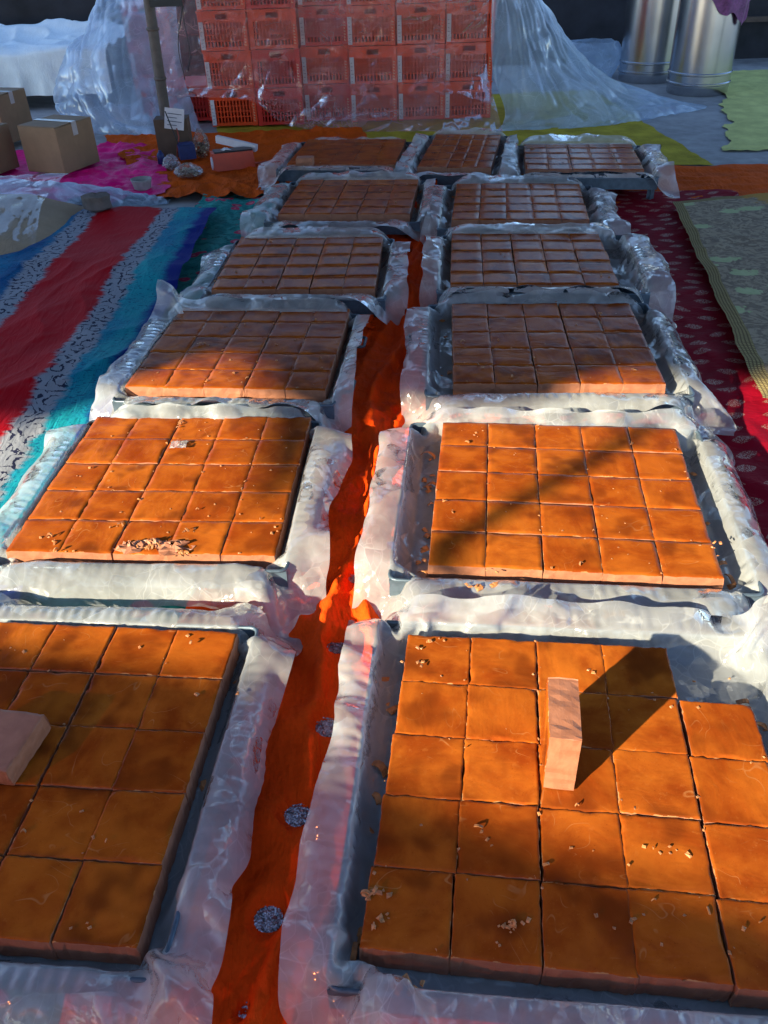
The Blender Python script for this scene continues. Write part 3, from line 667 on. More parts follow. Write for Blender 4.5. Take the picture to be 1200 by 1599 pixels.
for si, (k, (tc, tw, td, ta, sc_, sa, phrase, pool)) in enumerate(T.items()):
    make_tray(tc, tw, td, R(ta), 'blue grey metal tray with legs, the ' + phrase, (-1,) if k in ('L1', 'L2') else (1,))
    make_liner(tc, tw, td, R(ta), 'clear crumpled plastic lining the ' + phrase, si+1, [e*.85 for e in film[k]], .0135 if k in ('R1', 'L1') else .0155 if k[0] != 'B' and k[1] in '23' else .02, 120 if k[0] != 'B' else 90, 3 if k[1] in '123' and k[0] != 'B' else 2)
    cx, cy = (.097, .205) if k == 'B2' else (.149, .149)
    ca, sa_ = math.cos(R(sa)), math.sin(R(sa))
    cxl = np.cumsum(np.random.default_rng(si+50).normal(cx, cx*.012, 5)); cxl -= cxl.mean(); cyl = np.cumsum(np.random.default_rng(si+80).normal(cy, cy*.012, 5)); cyl -= cyl.mean()
    for j in range(5):
        for i in range(5):
            if k == 'R1' and j == 4 and i == 4: continue
            if k == 'L1' and i == 0: continue
            if k == 'L1' and i == 1 and j < 2: continue
            lx = cxl[i] + random.gauss(0, .0008); ly = cyl[j] + random.gauss(0, .0008)
            if k == 'R1': lx += .006*(j-2)*.6 - (0.012 if i == 4 else 0) + (.012 if i == 4 else 0); ly -= .004*(1 if i == 4 else 0)
            X = sc_[0]+lx*ca-ly*sa_; Y = sc_[1]+lx*sa_+ly*ca
            z = .104 + random.uniform(0, .003)
            me = random.choice(pool); rz = R(sa)+random.choice([0, math.pi])+random.gauss(0, .006) if k == 'B2' else R(sa)+random.choice([0, .5, 1, 1.5])*math.pi+random.gauss(0, .007)
            if k == 'B1':
                co = np.empty(len(me.vertices)*3); me.vertices.foreach_get('co', co); co = co.reshape(-1, 3)
                c2, s2 = math.cos(rz), math.sin(rz); n0 = len(stuffV)
                stuffV += [(p[0]*c2-p[1]*s2+X-sc_[0], p[0]*s2+p[1]*c2+Y-sc_[1], p[2]+z) for p in co]
                for p in me.polygons: stuffF.append(tuple(q+n0 for q in p.vertices)); stuffM.append(p.material_index)
                continue
            o = bpy.data.objects.new('brown_block', me); col.objects.link(o)
            o.location = (X, Y, z); o.rotation_euler = (random.gauss(0, .004), random.gauss(0, .004), rz)
            tag(o, f'brown block, {roww[j]}, {colw[i]}, in the {phrase}', 'block', 'square brown blocks in the trays')
o = link('brown_blocks', mesh('brown_blocks', stuffV, stuffF, [M['skin'], M['cut']], stuffM), None, (T['B1'][4][0], T['B1'][4][1], 0))
tag(o, 'dark brown blocks filling the left tray of the far row', 'blocks', None, 'stuff')
# slab standing on edge, and the one lying tilted
up = slab_mesh(777, 13)
o = link('brown_block', up, None, (0, 0, 0)); p = np.array([.327, 1.045])
o.rotation_euler = (0, R(90), 0); o.rotation_euler = (Matrix.Rotation(R(-9), 4, 'Z') @ Matrix.Rotation(R(-90), 4, 'Y')).to_euler()
o.location = (p[0]+.03, p[1], .168+.0742)
tag(o, 'brown block standing upright on edge on top of the nearest right blocks', 'block', 'square brown blocks in the trays')
lp = at(22, 1160, .2)
o = link('brown_block', slab_mesh(778, 13, .14, .14, .046), None, (lp[0]-.03, lp[1], .172)); o.rotation_euler = (R(2), R(-3), R(-14))
o.data.materials.clear(); o.data.materials.append(M['cut']); o.data.materials.append(M['cut'])
tag(o, 'loose dull brown block lying on top of the nearest left blocks', 'block', 'square brown blocks in the trays')
q = at(474, 249, .2)
o = link('block_piece', slab_mesh(779, 5, .11, .07, .05), None, (q[0]+.01, q[1], .165), R(-5))
o.data.materials.clear(); o.data.materials.append(M['cut']); o.data.materials.append(M['cut'])
tag(o, 'pale broken block piece on the front left corner of the far left tray', 'block piece')

# ------------------------------------------------------------------ crumbs and shavings
def chip(mb, x, y, z, s, kind):
    rz = random.uniform(0, 6.28); Mx = Matrix.Translation((x, y, z)) @ Matrix.Rotation(rz, 4, 'Z') @ Matrix.Rotation(random.uniform(-.3, .3), 4, 'X')
    if kind == 'curl':
        L = s*random.uniform(1.2, 2.2); wd = s*random.uniform(.35, .8); cv = random.uniform(.2, 1.6); n = 5; V = []
        for i in range(n+1):
            t = i/n; x1 = L*(t-.5); z1 = .0015+cv*s*.5*math.sin(t*3.14); y1 = s*.4*cv*math.sin(t*2.4)
            V += [(x1, y1-wd/2, z1), (x1, y1+wd/2, z1+.001), (x1, y1+wd/2*.9, z1+.0035), (x1, y1-wd/2*.9, z1+.003)]
        f = []
        for i in range(n):
            for q in range(4): f.append((i*4+q, i*4+(q+1) % 4, (i+1)*4+(q+1) % 4, (i+1)*4+q))
        f += [(3, 2, 1, 0), (n*4, n*4+1, n*4+2, n*4+3)]
        mb.add([tuple(Mx @ Vector(p)) for p in V], f)
    else:
        V = []
        for (a, b, c) in ((-1,-1,0),(1,-1,0),(1,1,0),(-1,1,0),(-.6,-.6,1),(.6,-.7,1),(.7,.6,1),(-.7,.5,1)):
            V.append(tuple(Mx @ Vector((a*s*.5*random.uniform(.5, 1.2), b*s*.38*random.uniform(.5, 1.2), c*s*.28*random.uniform(.4, 1.1)))))
        mb.add(V, [(0,3,2,1),(4,5,6,7),(0,1,5,4),(1,2,6,5),(2,3,7,6),(3,0,4,7)])
ncr = {'R1': 70, 'L1': 30, 'R2': 60, 'L2': 80, 'R3': 40, 'L3': 60, 'R4': 40, 'L4': 45, 'R5': 30, 'L5': 25, 'B3': 25, 'B2': 20, 'B1': 15}
clumps = {'R1': [(578, 1395, 24), (600, 1440, 14), (800, 1445, 26), (760, 1302, 6), (975, 1445, 10), (660, 1005, 8), (665, 1030, 6), (1060, 1330, 8), (930, 1050, 4), (1165, 1440, 4)],
 'L1': [(15, 1018, 8), (290, 1000, 5), (150, 1305, 2), (110, 1440, 6), (330, 1085, 3)],
 'L2': [(230, 855, 40), (285, 865, 26), (100, 862, 8), (80, 840, 8), (180, 820, 12), (285, 660, 10), (275, 690, 3), (300, 830, 14), (420, 830, 6)],
 'R2': [(740, 678, 6), (840, 668, 5), (755, 898, 4), (945, 940, 5), (700, 782, 4), (1120, 850, 8), (880, 880, 4)],
 'L3': [(390, 590, 10), (310, 540, 8), (330, 595, 6), (430, 535, 5)], 'R3': [(940, 490, 12), (760, 575, 5), (870, 470, 4), (990, 575, 3)],
 'R4': [(945, 430, 6)], 'L4': [(360, 425, 6)], 'B3': [(830, 232, 30), (860, 255, 6)], 'R5': [(905, 300, 3)]}
for k, (tc, tw, td, ta, sc_, sa, phrase, pool) in T.items():
    mb = MB(); c2, s2 = math.cos(R(sa)), math.sin(R(sa)); fine = 1.0 if k[1] in '12' else 1.2
    hx, hy = (.245, .5) if k == 'B2' else (.37, .37)
    for _ in range(ncr[k]):
        lx, ly = random.uniform(-hx, hx), random.uniform(-hy, hy)
        if k == 'R1' and lx > .21 and ly > .21: zz = .108
        else: zz = .1655
        if k == 'L1' and lx < -.24: continue
        X = sc_[0]+lx*c2-ly*s2; Y = sc_[1]+lx*s2+ly*c2
        if random.random() < .22:      # along the cuts
            g = round(lx/.149-.5)*.149+.0745; X = sc_[0]+(g+random.gauss(0, .004))*c2-ly*s2; Y = sc_[1]+g*s2+ly*c2
        chip(mb, X-tc[0], Y-tc[1], zz, random.uniform(.0025, .009)*fine, 'curl' if random.random() < .12 else 'lump')
    for (px, py, n) in [(q[0], q[1], max(2, int(q[2]*.55))) for q in clumps.get(k, [])]:
        p = at(px, py, .168); sp = .007 if n > 12 else .010
        for _ in range(n):
            chip(mb, p[0]+random.gauss(0, sp*1.8)-tc[0], p[1]+random.gauss(0, sp)-tc[1], .1655+abs(random.gauss(0, .003)), random.uniform(.004, .013), random.choice(['curl', 'lump', 'lump', 'lump', 'lump']))
    # trimmings lying in the gap between slabs and tray wall
    ng = 26 if k in ('R1', 'L1', 'R2', 'L2') else 6
    for _ in range(ng):
        e = random.choice([-1, 1, 1] if k[0] == 'L' else [-1, -1, 1]); lx = e*random.uniform(hx+.012, hx+.05); ly = random.uniform(-hy, hy)
        chip(mb, sc_[0]+lx*c2-ly*s2-tc[0], sc_[1]+lx*s2+ly*c2-tc[1], .106, random.uniform(.012, .028), random.choice(['curl', 'lump', 'lump']))
    o = mb.build('crumbs', M['crumb'], None, (tc[0], tc[1], 0))
    tag(o, f'pale crumbs and shavings scattered over the {phrase}', 'crumbs', None, 'stuff')
# torn chunks broken off the front edge of the second left tray, and a scrap of film
for px, py, sz, lab in ((205, 858, .034, 'pale torn chunk left of centre at the front edge of the second left tray'), (238, 852, .026, 'small ragged chunk between two torn chunks on the second left tray front'), (272, 858, .040, 'largest torn chunk at the front edge of the second left tray')):
    p = at(px, py, .16); q = np.random.default_rng(int(px)); nn_ = 14
    U, Vv = np.meshgrid(np.linspace(0, 2*np.pi, nn_, endpoint=False), np.linspace(0, 1, 8)); rr = sz*np.sin(np.clip(Vv, .06, .94)*np.pi)*(1+.35*q.normal(size=U.shape)*.6)
    V = np.stack([rr*np.cos(U)*1.2, rr*np.sin(U)*.7, .030*Vv+.004*q.normal(size=U.shape)], -1).reshape(-1, 3)
    tag(link('torn_chunk', mesh('torn_chunk', V, gridfaces(nn_, 8, True), M['cut']), None, (p[0], p[1], .150)), lab, 'chunk')
p = at(280, 697, .168); u, v = np.meshgrid(np.linspace(-1, 1, 14), np.linspace(-1, 1, 14))
V = np.stack([.026*u+.006*perlin(u*2, v*2, 1.), .022*v+.006*perlin(u*2, v*2, 4.), .008+.012*np.abs(perlin(u*2, v*2, 8.))], -1).reshape(-1, 3)
tag(link('film_scrap', mesh('film_scrap', V, gridfaces(14, 14), M['liner'], smooth=False), None, (p[0], p[1], .166)), 'small crumpled clear film scrap lying on the second left tray blocks', 'plastic scrap')
# scraps stuck to the film
for px, py, lab in ((955, 960, 'brown scrap smeared on the plastic between the two nearest right trays'), (752, 915, 'tan scrap on the front left plastic of the second right tray'), (648, 1545, 'folded brown scrap on the front plastic edge of the nearest right tray')):
    p = at(px, py, .165); mb = MB()
    for _ in range(7): chip(mb, random.gauss(0, .016), random.gauss(0, .006), random.uniform(0, .006), random.uniform(.010, .022), 'lump')
    o = mb.build('scrap', M['crumb'], None, (p[0], p[1], .163)); tag(o, lab, 'scrap')

# ------------------------------------------------------------------ crates
CW, CH, CD = .402, .292, .56
def crate_body():
    mb = MB(); w2 = CW/2
    p = .042
    for sx in (-1, 1):                                   # posts
        x0 = sx*w2 if sx < 0 else w2-p
        mb.box(x0, x0+p, 0, .03, 0, CH); mb.box(x0, x0+p, CD-.03, CD, 0, CH)
        xs = (-w2+.006, -w2+.014) if sx < 0 else (w2-.014, w2-.006)
        mb.box(*xs, .031, CD-.031, .006, CH-.03)
        for q in range(5):
            y = .07+q*.1; xr = (-w2, -w2+.005) if sx < 0 else (w2-.005, w2); mb.box(*xr, y, y+.02, .02, CH-.03)
    mb.box(-w2+p, w2-p, .003, .022, .004, .030)
    for (x0, x1, z0, z1) in ((-w2+p, -.05, .205, .268), (.05, w2-p, .205, .268), (-.05, .05, .205, .230), (-w2+p, w2-p, .2685, .280)): mb.box(x0, x1, .004, .020, z0, z1)
    n = 11
    for i in range(n):
        x = -w2+p+(i+.5)*(CW-2*p)/n; mb.box(x-.006, x+.006, .008, .016, .031, .204)
    for z in (.072, .115, .158): mb.box(-w2+p, w2-p, .005, .0075, z, z+.008)
    mb.box(-w2-.006, w2+.006, -.004, CD+.004, CH-.0105, CH-.0005); mb.box(-w2+.02, w2-.02, .04, CD-.04, .004, .010)
    mb.box(-w2+p, w2-p, CD-.02, CD-.005, .004, CH-.012)
    return mb
cb = crate_body(); cme = mesh('body', cb.v, cb.f, M['crate']); cme2 = mesh('body', cb.v, cb.f, M['redcrate'])
mb = MB(); mb.box(-CW/2+.004, -CW/2+.040, -.0022, -.0006, .012, .215); lme = mesh('label_strip', mb.v, mb.f, M['label'])
mb = MB()
for i in range(7):
    z = .035+i*.022; mb.box(CW/2-.030, CW/2-.030+random.uniform(.010, .018), -.0012, -.0004, z, z+.007); mb.box(CW/2-.030, CW/2-.026, -.0014, -.0004, z+.0072, z+.014)
pme = mesh('post_lettering', mb.v, mb.f, M['print'])
mb = MB()
for i in range(6): mb.box(-CW/2+.012, -CW/2+random.uniform(.02, .034), -.0030, -.0023, .03+i*.028, .034+i*.028)
ime = mesh('label_writing', mb.v, mb.f, M['ink'])
rowp = ['bottom', 'second', 'third', 'top']
def crate(x, y, z, label, me, group, rz=0.0, lab=True):
    r = empty('crate', (x, y, z), rz); link('body', me, r)
    if lab:
        s = link('label_strip', lme, r); link('label_writing', ime, s)
    link('post_lettering', pme, r)
    tag(r, label, 'crate', group); return r
for i in range(6):
    for j in range(4):
        x = -1.40+.411*(i+.5); me = cme if i in (0, 3, 4, 5) else (cme2 if (i+j) % 3 else cme)
        crate(x+random.gauss(0, .003), 7.98+random.gauss(0, .006)+(.10 if i == 2 else 0), j*.294+.02, f'orange plastic crate, {rowp[j]} layer, {["leftmost","second","third","fourth","fifth","rightmost"][i]} pile of the covered stack', me, 'orange crates stacked under plastic', lab=not (i == 1))
for j in range(3):
    crate(-2.0, 8.75, j*.294+.02, f'red plastic crate, {rowp[j]} of the pile under blue plastic by the pole', cme2, 'red crates under the left plastic heap', R(12))
crate(-1.62, 8.25, .02, 'red crate in the dark gap behind the leaning pole', cme2, 'red crates under the left plastic heap', R(3), lab=False)

# ------------------------------------------------------------------ big plastic sheets
def sheet(name, label, cols, nu, nv, mat, seed, amp=.02, fu=14, fv=2.5, skew=0.0):
    C = np.array(cols, float)                    # columns x rows x 3
    A = spline(C, nu)                            # nu x rows x 3
    A = spline(np.swapaxes(A, 0, 1), nv)         # nv x nu x 3
    du = np.gradient(A, axis=1); dv = np.gradient(A, axis=0); nr = np.cross(du, dv); nr /= np.linalg.norm(nr, axis=-1)[..., None]+1e-9
    u, v = np.meshgrid(np.linspace(0, 1, nu), np.linspace(0, 1, nv))
    uu = u+skew*v+.05*fbm(u*4, v*3, seed)
    h = (ridge(uu*fu, v*fv, seed)**2-.4)+.5*(ridge(uu*fu*2.7, v*fv*2, seed+4)**2-.4)+.6*fbm(u*fu*.5, v*4, seed+8)
    h2 = ridge(u*fu*.6+v*5, v*6-u*2, seed+12)**3*.5
    A = A+nr*(amp*(h+h2))[..., None]
    A[..., 2] = np.maximum(A[..., 2], .006+.01*np.abs(perlin(A[..., 0]*9, A[..., 1]*9, seed)))
    c = np.array([A[..., 0].mean(), A[..., 1].mean(), 0])
    o = link(name, mesh(name, (A-c).reshape(-1, 3), gridfaces(nu, nv), mat, smooth=True), None, tuple(c))
    return tag(o, label, 'plastic sheet')
def colm(top, mids, bot): return [top]+mids+[bot]
sheet('plastic_sheet', 'large clear plastic sheet draped over the orange crate stack', [
 colm((-1.80, 8.05, 1.30), [(-1.78, 7.90, .90), (-1.76, 7.86, .55)], (-1.72, 7.82, .30)),
 colm((-1.45, 7.95, 1.30), [(-1.45, 7.90, .90), (-1.42, 7.90, .55)], (-1.40, 7.86, .28)),
 colm((-1.05, 7.93, 1.30), [(-1.05, 7.91, .90), (-1.04, 7.90, .55)], (-1.02, 7.86, .24)),
 colm((-.72, 7.93, 1.30), [(-.72, 7.91, .90), (-.72, 7.90, .5)], (-.72, 7.80, .05)),
 colm((-.2, 7.93, 1.30), [(-.2, 7.91, .90), (-.2, 7.90, .45)], (-.2, 7.66, .015)),
 colm((.45, 7.93, 1.30), [(.45, 7.91, .90), (.45, 7.89, .45)], (.45, 7.55, .015)),
 colm((1.0, 7.93, 1.30), [(1.0, 7.91, .90), (1.0, 7.89, .45)], (1.1, 7.45, .012))], 240, 110, M['sheet'], 31, .028, 7, 2, .35)
sheet('plastic_sheet', 'milky plastic sheet spreading from the right end of the crate stack', [
 colm((1.02, 7.92, 1.30), [(1.02, 7.90, .90), (1.05, 7.86, .40), (1.15, 7.70, .10)], (1.0, 7.42, .012)),
 colm((1.14, 8.0, 1.30), [(1.22, 7.98, .90), (1.40, 7.85, .42), (1.7, 7.68, .12)], (1.9, 7.52, .012)),
 colm((1.16, 8.2, 1.30), [(1.40, 8.15, .90), (1.70, 8.05, .45), (2.15, 7.95, .16)], (2.6, 7.85, .012)),
 colm((1.2, 8.4, 1.30), [(1.48, 8.35, .90), (1.85, 8.3, .5), (2.3, 8.25, .2)], (3.06, 8.22, .012)),
 colm((1.2, 8.7, 1.30), [(1.5, 8.7, .90), (1.85, 8.7, .5), (2.2, 8.7, .2)], (2.6, 8.7, .012))], 150, 110, M['sheet_milky'], 37, .03, 7, 2, .3)
sheet('plastic_sheet', 'blue tinted plastic heaped over red crates beside the bamboo pole', [
 colm((-2.75, 8.95, .50), [(-2.85, 8.7, .42), (-2.90, 8.45, .2)], (-2.75, 8.20, .012)),
 colm((-2.50, 8.75, .72), [(-2.62, 8.35, .62), (-2.62, 8.15, .3)], (-2.45, 7.95, .012)),
 colm((-2.35, 8.65, 1.0), [(-2.38, 8.25, .68), (-2.35, 8.0, .3)], (-2.15, 7.78, .012)),
 colm((-2.20, 8.60, 1.02), [(-2.15, 8.30, .85), (-2.05, 8.0, .3)], (-1.85, 7.68, .012)),
 colm((-1.95, 8.55, 1.12), [(-1.92, 8.35, .90), (-1.85, 8.1, .35)], (-1.62, 7.72, .012)),
 colm((-1.62, 8.55, 1.12), [(-1.64, 8.40, .90), (-1.62, 8.2, .4)], (-1.5, 7.95, .012))], 150, 110, M['sheet_milky'], 43, .035, 4, 1.6, .2)
o = sheet('plastic_bundle', 'small bluish plastic bundle on the floor behind the milky sheet', [colm((2.35+.26*math.cos(t), 9.9+.2*math.sin(t), .36), [(2.4+.30*math.cos(t), 9.9+.25*math.sin(t), .22)], (2.4+.2*math.cos(t), 9.9+.2*math.sin(t), .01)) for t in np.linspace(0, 6.28, 9)], 50, 24, M['sheet_milky'], 51, .02, 6, 2)

# ------------------------------------------------------------------ cot with white sheet
cot = empty('cot', (-3.95, 9.2, 0))
mb = MB(); mb.box(-1.2, 1.2, .05, 1.2, .40, .46); mb.build('cot_frame', M['wood'], cot)
for x in (-1.15, .30, 1.12):
    for y in (.09, 1.12):
        mb = MB(); mb.box(x-.045, x+.045, y-.04, y+.04, 0, .399); mb.build('leg', M['wood'], cot)
tag(cot, 'dark wooden cot under a white sheet in the far left corner', 'cot')
nx, ny = 90, 60; u, v = np.meshgrid(np.linspace(0, 1, nx), np.linspace(0, 1, ny))
xx = -1.05+2.45*u; s_ = v*1.65
yy = np.where(s_ < .38, .02-.01*np.sin(s_*8), s_-.36); zz = np.where(s_ < .38, .13+s_, .51)
kk = np.exp(-((s_-.38)/.05)**2); zz = zz-kk*.02; zz = zz+.05*ridge(xx*2.5+yy*2, yy*2.2-xx, 2)**2*(s_ > .3)+.09*np.clip((yy-.75)/.4, 0, 1)*(1+perlin(xx*2, yy*2))
yy = yy-(s_ < .38)*.05*(ridge(xx*4, s_*1.5, 5)**2)*(1-s_/.4)
o = link('white_sheet', mesh('white_sheet', np.stack([xx, yy, zz], -1).reshape(-1, 3), gridfaces(nx, ny), M['white'], smooth=True), None, (-3.95, 9.2, 0))
tag(o, 'white sheet spread over the cot, hanging down its front', 'bed sheet')

# ------------------------------------------------------------------ bamboo pole, wires, card, bags
pb = at(267, 238, 0); pt = Vector((pb[0]-.02, pb[1]+.35, 1.0)); pb = Vector(pb); d = (at(232, 0, 1.05)-np.array(pb)); d = Vector(d)
pole = empty('bamboo_pole', tuple(pb)); mb = MB()
top = d*1.5; mb.tube([top*t for t in np.linspace(0, 1, 14)], [.044-.008*t for t in np.linspace(0, 1, 14)], 12); mb.build('shaft', M['bamboo'], pole, smooth=True)
for t in (.12, .34, .55, .78):
    mb = MB(); p = top*t; dn = top.normalized(); mb.tube([p-dn*.012, p-dn*.004, p+dn*.004, p+dn*.012], [.042, .050, .050, .042], 12); mb.build('joint', M['bamboo'], pole, smooth=True)
tag(pole, 'leaning bamboo pole with ringed joints at the left of the crates', 'pole')
p1 = Vector(at(240, 4, 1.04)); mb = MB(); mb.box(0, .24, -.02, .02, -.02, .025); mb.box(.20, .24, -.02, .02, .026, .3)
q1 = d*(1.0); tag(mb.build('bracket', M['blackplastic'], None, (pb[0]+q1[0]+.02, pb[1]+q1[1]-.06, q1[2]-.02)), 'black bracket fixed across the top of the bamboo pole', 'bracket')
for k, (xa, xb_, nm, lab, mt) in enumerate(((278, 286, 'hanging_wire', 'thin black wire dangling straight beside the crate sheet', 'cable'), (290, 292, 'hanging_wire', 'kinked dark wire dangling nearest the crates', 'cable'))):
    mb = MB(); P = []
    for i in range(16):
        t = i/15; px = xa+(xb_-xa)*t+5*math.sin(t*7+k*2); P.append((px, -40+t*(165 if k == 0 else 150)))
    pts = []
    for (px, py) in P:
        dv = Fv+Rv*((px-600)/F_PX)-Uv*((py-800)/F_PX); t = 7.70/dv[1]; pts.append(np.array([0, 0, CAM_H])+dv*t)
    c = pts[-1]; mb.tube([tuple(p-c) for p in pts], .004, 6)
    tag(mb.build(nm, M[mt], None, tuple(c), smooth=True), lab, 'wire')
cp = at(276, 252, 0)
card = empty('card_box', (cp[0], cp[1], 0), R(3)); mb = MB(); mb.box(-.125, .125, 0, .16, .01, .30); mb.build('box_body', M['cardedge'], card)
mb = MB(); Mx = Matrix.Translation((.035, -.004, .315)) @ Matrix.Rotation(R(-14), 4, 'X') @ Matrix.Rotation(R(9), 4, 'Y'); mb.box(-.07, .075, 0, .002, -.085, .06, Mx)
tg = mb.build('paper_tag', M['label'], card)
mb = MB()
for i in range(4): mb.box(-.05, random.uniform(.02, .06), -.0012, -.0004, -.06+i*.026, -.054+i*.026, Mx)
mb.build('tag_writing', M['ink'], tg)
tag(card, 'dark cardboard box with a white paper tag at the pole foot', 'box')
mb = MB(); mb.tube([(.0, 0, .36), (.03, -.02, .26), (.055, -.03, .18), (.07, -.03, .1), (.10, -.05, .03)], .0045, 6)
tag(mb.build('black_cord', M['cable'], None, (cp[0]-.02, cp[1]-.02, 0), smooth=True), 'black cord hanging down the front of the tagged box', 'cord')
mb = MB(); mb.tube([(.0, 0, .24), (.012, -.02, .18), (-.01, -.025, .12), (-.025, -.03, .04)], .0045, 6)
tag(mb.build('red_cord', M['redcable'], None, (cp[0]+.045, cp[1]-.02, 0), smooth=True), 'red cord hanging down the front of the tagged box', 'cord')
def bag(px, py, r, h, label, seed, mats=('snack', 'snackpale'), bulky=True):
    p = at(px, py, 0); root = empty('snack_bag', (p[0], p[1], .02))
    nu, nv = 36, 16; U, Vv = np.meshgrid(np.linspace(0, 2*np.pi, nu, endpoint=False), np.linspace(0, 1, nv))
    rr = r*np.where(Vv < .62, np.sin(np.clip(Vv/.62, 0.05, 1)*np.pi*.62+.28), .95-(Vv-.62)*1.9)
    rr = rr*(1+.22*perlin(np.cos(U)*1.6+seed, np.sin(U)*1.6, Vv*3)+.12*ridge(np.cos(U)*3+seed, np.sin(U)*3, Vv*4)); rr = np.maximum(rr, r*.16)
    V = np.stack([rr*np.cos(U), rr*np.sin(U)*.8, Vv*h+.01*perlin(np.cos(U)*2, np.sin(U)*2, seed+3.)], -1).reshape(-1, 3)
    link('bag_film', mesh('bag_film', V, gridfaces(nu, nv, True), M['bag'], smooth=True), root)
    for mt, n in zip(mats, (70, 40)):
        mb = MB()
        for _ in range(n):
            th = random.uniform(0, 6.28); q = r*.8*math.sqrt(random.random()); chip(mb, q*math.cos(th), q*math.sin(th)*.75, random.uniform(.01, h*.5), random.uniform(.012, .03), random.choice(['lump', 'curl']))
        mb.build('bag_contents', M[mt], root)
    tag(root, label, 'bag')
bag(318, 250, .06, .21, 'clear bag of pale noodles standing beside the orange box', 3)
bag(296, 282, .10, .10, 'low crumpled clear bag of mixed snacks in front of the tagged box', 5)
bag(270, 270, .06, .11, 'clear empty plastic bag at the magenta cloth edge', 8, ('bag', 'bag'))
bag(285, 195, .12, .26, 'clear bag of dark pods standing behind the tagged box', 11)
q = at(295, 256, 0); mb = MB(); mb.box(-.06, .06, -.04, .04, 0, .10); mb.box(-.05, .05, -.03, .03, .101, .112)
tag(mb.build('blue_carton', M['bluebox'], None, (q[0], q[1], .04), R(20)), 'small dark blue carton among the snack bags', 'carton')
q = at(254, 262, 0); mb = MB(); mb.lathe([(0, 0), (.028, 0), (.028, .06), (.02, .075), (.012, .08), (.012, .092), (0, .092)], 16)
tag(mb.build('small_jar', M['bluebox'], None, (q[0], q[1], .03), smooth=True), 'small blue jar at the left of the tagged box', 'jar')
# orange weighing box with white arm
q = at(368, 270, 0); sc0 = empty('orange_case', (q[0], q[1], .02), R(16))
mb = MB(); v = [(-.155, 0, 0), (.155, 0, 0), (.155, .15, 0), (-.155, .15, 0), (-.150, .03, .115), (.150, .03, .115), (.150, .15, .115), (-.150, .15, .115)]
mb.add(v, [(0,3,2,1),(4,5,6,7),(0,1,5,4),(1,2,6,5),(2,3,7,6),(3,0,4,7)]); mb.build('case_body', M['orangepaint'], sc0)
mb = MB(); mb.box(-.13, .15, .035, .14, .1155, .125); mb.build('black_tray', M['blackplastic'], sc0)
mb = MB(); mb.tube([(-.16, .045, .05), (-.151, .045, .05)], .045, 16); mb.build('end_cap', M['label'], sc0, smooth=False)
mb = MB(); mb.tube([(.15, .0, .035), (.20, -.01, .033), (.235, -.01, .04)], .007, 8); mb.build('tap', M['redcable'], sc0, smooth=True)
tag(sc0, 'orange metal case with black top on the orange cloth', 'case')
mb = MB(); Mx = Matrix.Rotation(R(-20), 4, 'Z') @ Matrix.Rotation(R(9), 4, 'Y'); mb.box(-.165, .165, -.018, .018, -.018, .018, Mx); mb.box(-.16, .16, -.022, .022, -.03, -.0185, Mx)
o = mb.build('white_bar', M['label'], None, (q[0]+.005, q[1]+.20, .165)); tag(o, 'white plastic bar leaning across the top of the orange case', 'bar')
mb = MB()
for _ in range(5): chip(mb, random.gauss(0, .012), random.gauss(0, .008), 0, .05, 'lump')
tag(mb.build('tissue', M['label'], None, (q[0]-.06, q[1]+.07, .146)), 'crumpled white tissue on the black top of the orange case', 'tissue')
# bowl and stone
q = at(222, 308, 0); mb = MB(); mb.lathe([(0, .004), (.040, .004), (.044, .0), (.058, .03), (.068, .075), (.072, .085), (.068, .087), (.060, .07), (.045, .03), (0, .02)], 32)
tag(mb.build('bowl', M['clay'], None, (q[0], q[1]+.06, .02), smooth=True), 'small grey clay bowl on the edge of the magenta cloth', 'bowl')
q = at(156, 345, 0.02)
n = 20; U, Vv = np.meshgrid(np.linspace(0, 2*np.pi, n, endpoint=False), np.linspace(0, 1, 10))
pr = np.where(Vv < .15, Vv/.15*.9, np.where(Vv > .8, (1-Vv)/.2*.95, 1.0)); zz = np.clip((Vv-.1)/.75, 0, 1)*.10
rx = .085*pr*(1+.25*perlin(np.cos(U)*1.3, np.sin(U)*1.3, Vv*2)); ry = .065*pr*(1+.25*perlin(np.cos(U)*1.3, np.sin(U)*1.3, Vv*2+5))
V = np.stack([rx*np.cos(U), ry*np.sin(U), zz+.012*perlin(np.cos(U)*2, np.sin(U)*2, Vv*3)], -1).reshape(-1, 3)
tag(link('stone', mesh('stone', V, gridfaces(n, 10, True), M['stone']), None, (q[0], q[1]+.03, .075)), 'rough brown stone weighing down the top of the striped saree', 'stone')

